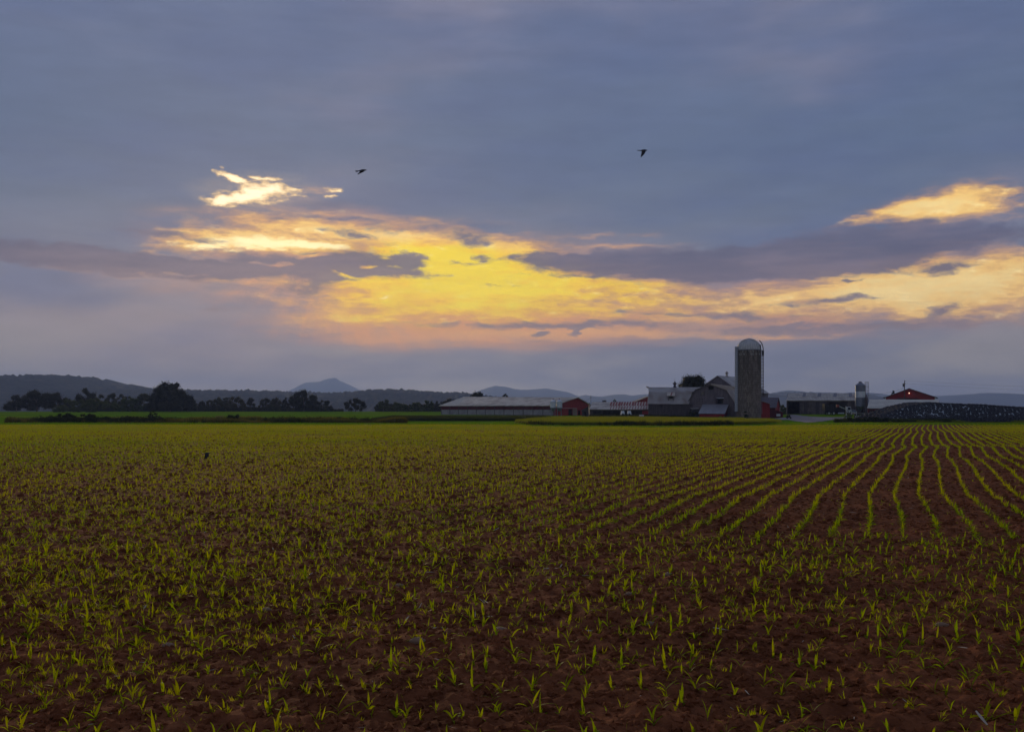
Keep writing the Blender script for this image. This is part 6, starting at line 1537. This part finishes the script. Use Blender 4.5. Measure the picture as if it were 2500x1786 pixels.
# ------------------------------------------------------------------ pole and wires
Y = 316; px = 2208.4; x_ = X(px, Y); zg_ = gz1(x_, Y); zt_ = EYE + (HY - 928.3) / F * Y
t_ = empty('utility_pole', (x_, Y, zg_), 'wooden utility pole with a transformer before the red gabled barn', 'utility pole')
MB().bar((x_, Y, zg_ - .3), (x_, Y, zt_), .16, 10, .11).build('pole', M_pole, t_)
MB().bar((x_ - .34, Y, zt_ - 2.0), (x_ - .34, Y, zt_ - .95), .24, 12).build('transformer', M_greydk, t_)
MB().box(x_, x_ + .45, Y - .05, Y + .05, zt_ - .18, zt_ - .10).box(x_, x_ + .40, Y - .05, Y + .05, zt_ - 1.08, zt_ - 1.0).build('crossarm', M_pole, t_)
mb = MB()
for (dx, dz) in ((.42, -.10), (.37, -1.0), (-.30, -2.6)): mb.lathe((x_ + dx, Y, zt_ + dz), [(.05, 0), (.08, .05), (.05, .10), (.08, .15), (.001, .22)], 8)
mb.build('insulator', M_white, t_)
M_wire = mat('wire', (0.03, 0.028, 0.03), None, rough=.6)
def wire(a, b, sag, lab, r=.022):
    mb = MB(); n = 14; pr = a
    for i in range(1, n + 1):
        f = i / n; p = lerp(a, b, f) - Z3 * sag * 4 * f * (1 - f); mb.bar(pr, p, r, 4); pr = p
    o = mb.build('power_line', M_wire, loc=tuple(a)); tag(o, lab, 'power line', 'power lines round the utility pole')
top = v3(x_ + .42, Y, zt_ - .02)
wire(top, v3(x_ + 60, Y - 20, zt_ - 3.0), .5, 'upper power line leading right from the top of the pole', .016)
wire(v3(x_ + .37, Y, zt_ - .9), v3(x_ + 60, Y - 20, zt_ - 4.0), .6, 'second power line leading right from below the pole top', .014)
wire(v3(x_ - .1, Y, zt_ - 2.4), v3(X(2116, 286) , 286.6, EYE + (HY - 962.5) / F * 286), .5, 'power line from the pole down to the lattice tower', .03)
wire(at(1861, 959.5, 262), at(1924, 966, 293), .35, 'power line from the silo across to the machine shed', .03)
wire(v3(x_ + .1, Y, zt_ - 3.0), at(2290, 972, 300), .4, 'lowest power line leading right before the red gabled barn', .02)
Y = 300; c = at(1442.5, 981, Y)
t_ = empty('thin_mast', (c.x, Y, gz1(c.x, Y)), 'thin mast with wires between the cow barn and the striped roof', 'mast')
ztm = EYE + (HY - 964) / F * Y
MB().bar((c.x, Y, gz1(c.x, Y)), (c.x, Y, ztm), .07, 6, .04).build('shaft', M_greydk, t_)
MB().box(c.x - .3, c.x + .3, Y - .03, Y + .03, ztm - .75, ztm - .68).build('crossarm', M_greydk, t_)
wire(v3(c.x, Y, ztm - .7), at(1425, 981, 305), .1, 'short power line from the thin mast left to the red barn', .02)
wire(v3(c.x, Y, ztm - .7), at(1582, 977, 270), .5, 'power line from the thin mast right over the striped roof', .015)

# ------------------------------------------------------------------ birds
M_bird = mat('black_feathers', (0.010, 0.008, 0.012), (0.02, 0.017, 0.022), 8, .6)
def bird(px, py, Y, wing, tail, lab, k=1.0, yaw=0.0, pitch=0.0, sweep=0.0, fold=1.0):
    """Crow-like bird flying to the right; wing = angle of the wings (down is negative)."""
    c = at(px, py, Y)
    t_ = empty('bird', tuple(c), lab, 'bird', 'birds flying over the field')
    def L_(p): return c + (Matrix.Rotation(yaw, 3, 'Z') @ Matrix.Rotation(-pitch, 3, 'Y') @ Vector(p)) * k
    prof = [(-.20, .004), (-.17, .022), (-.11, .040), (-.03, .056), (.05, .058), (.11, .046), (.145, .034), (.175, .034), (.20, .026), (.215, .012), (.245, .004)]
    mb = MB(); n = 12; b0 = 0
    for (x_, r) in prof:
        dz = .012 * math.sin((x_ + .1) * 8)
        for i in range(n):
            a = 2 * math.pi * i / n; mb.v.append(tuple(L_((x_, r * math.cos(a), dz + r * .92 * math.sin(a)))))
    for j in range(len(prof) - 1):
        for i in range(n): mb.f.append((j * n + i, j * n + (i + 1) % n, (j + 1) * n + (i + 1) % n, (j + 1) * n + i))
    mb.build('body', M_bird, t_, smooth=True)
    tl = MB(); sp_ = .05 if tail == 'closed' else .09
    q = [(-.17, -.02, 0), (-.17, .02, 0), (-.33, sp_, .005), (-.345, 0, .006), (-.33, -sp_, .005)]
    tl.hexa([L_(v3(*p) - Z3 * .012) for p in q], [L_(v3(*p) + Z3 * .012) for p in q]); tl.build('tail', M_bird, t_)
    for sg in (-1, 1):
        wm = MB(); ca, sa = math.cos(wing), math.sin(wing)
        def W_(x_, s_, th): return L_((x_, sg * (.03 + s_ * ca * fold), .02 + s_ * sa + th))
        pts = [(.10, .0), (.115, .10), (.085 - sweep * .4, .22), (-.01 - sweep, .36), (-.07 - sweep, .42), (-.10 - sweep, .405), (-.09 - sweep * .8, .34), (-.105 - sweep * .6, .28), (-.09 - sweep * .4, .20), (-.10, .10), (-.08, 0)]
        wm.hexa([W_(x_, s_, -.006) for x_, s_ in pts], [W_(x_, s_, .006) for x_, s_ in pts]); wm.build('wing', M_bird, t_)
        for j, (x_, s_) in enumerate([(-.075, .43), (-.10, .42), (-.115, .40)]):
            ft = MB(); p0, p1 = (x_ + .05 - sweep, s_ - .08), (x_ - sweep - .02, s_ + .03 - .012 * j)
            ft.bar(W_(*p0, 0), W_(*p1, 0), .008, 4, .004); ft.build('feather', M_bird, t_)
bird(884, 416.5, 44, R(-17), 'closed', 'bird flying right with swept wings near the bright gap in the clouds', .86, pitch=R(5), sweep=.16, fold=.55)
bird(1571, 367.5, 46, R(-50), 'closed', 'bird flying right with its wings beaten down, high in the middle right', .80, sweep=.02, fold=.8)
bird(505, 1106, 45, R(-58), 'closed', 'bird flying low over the corn rows at the left', .70, yaw=R(28), sweep=.02, fold=.8)
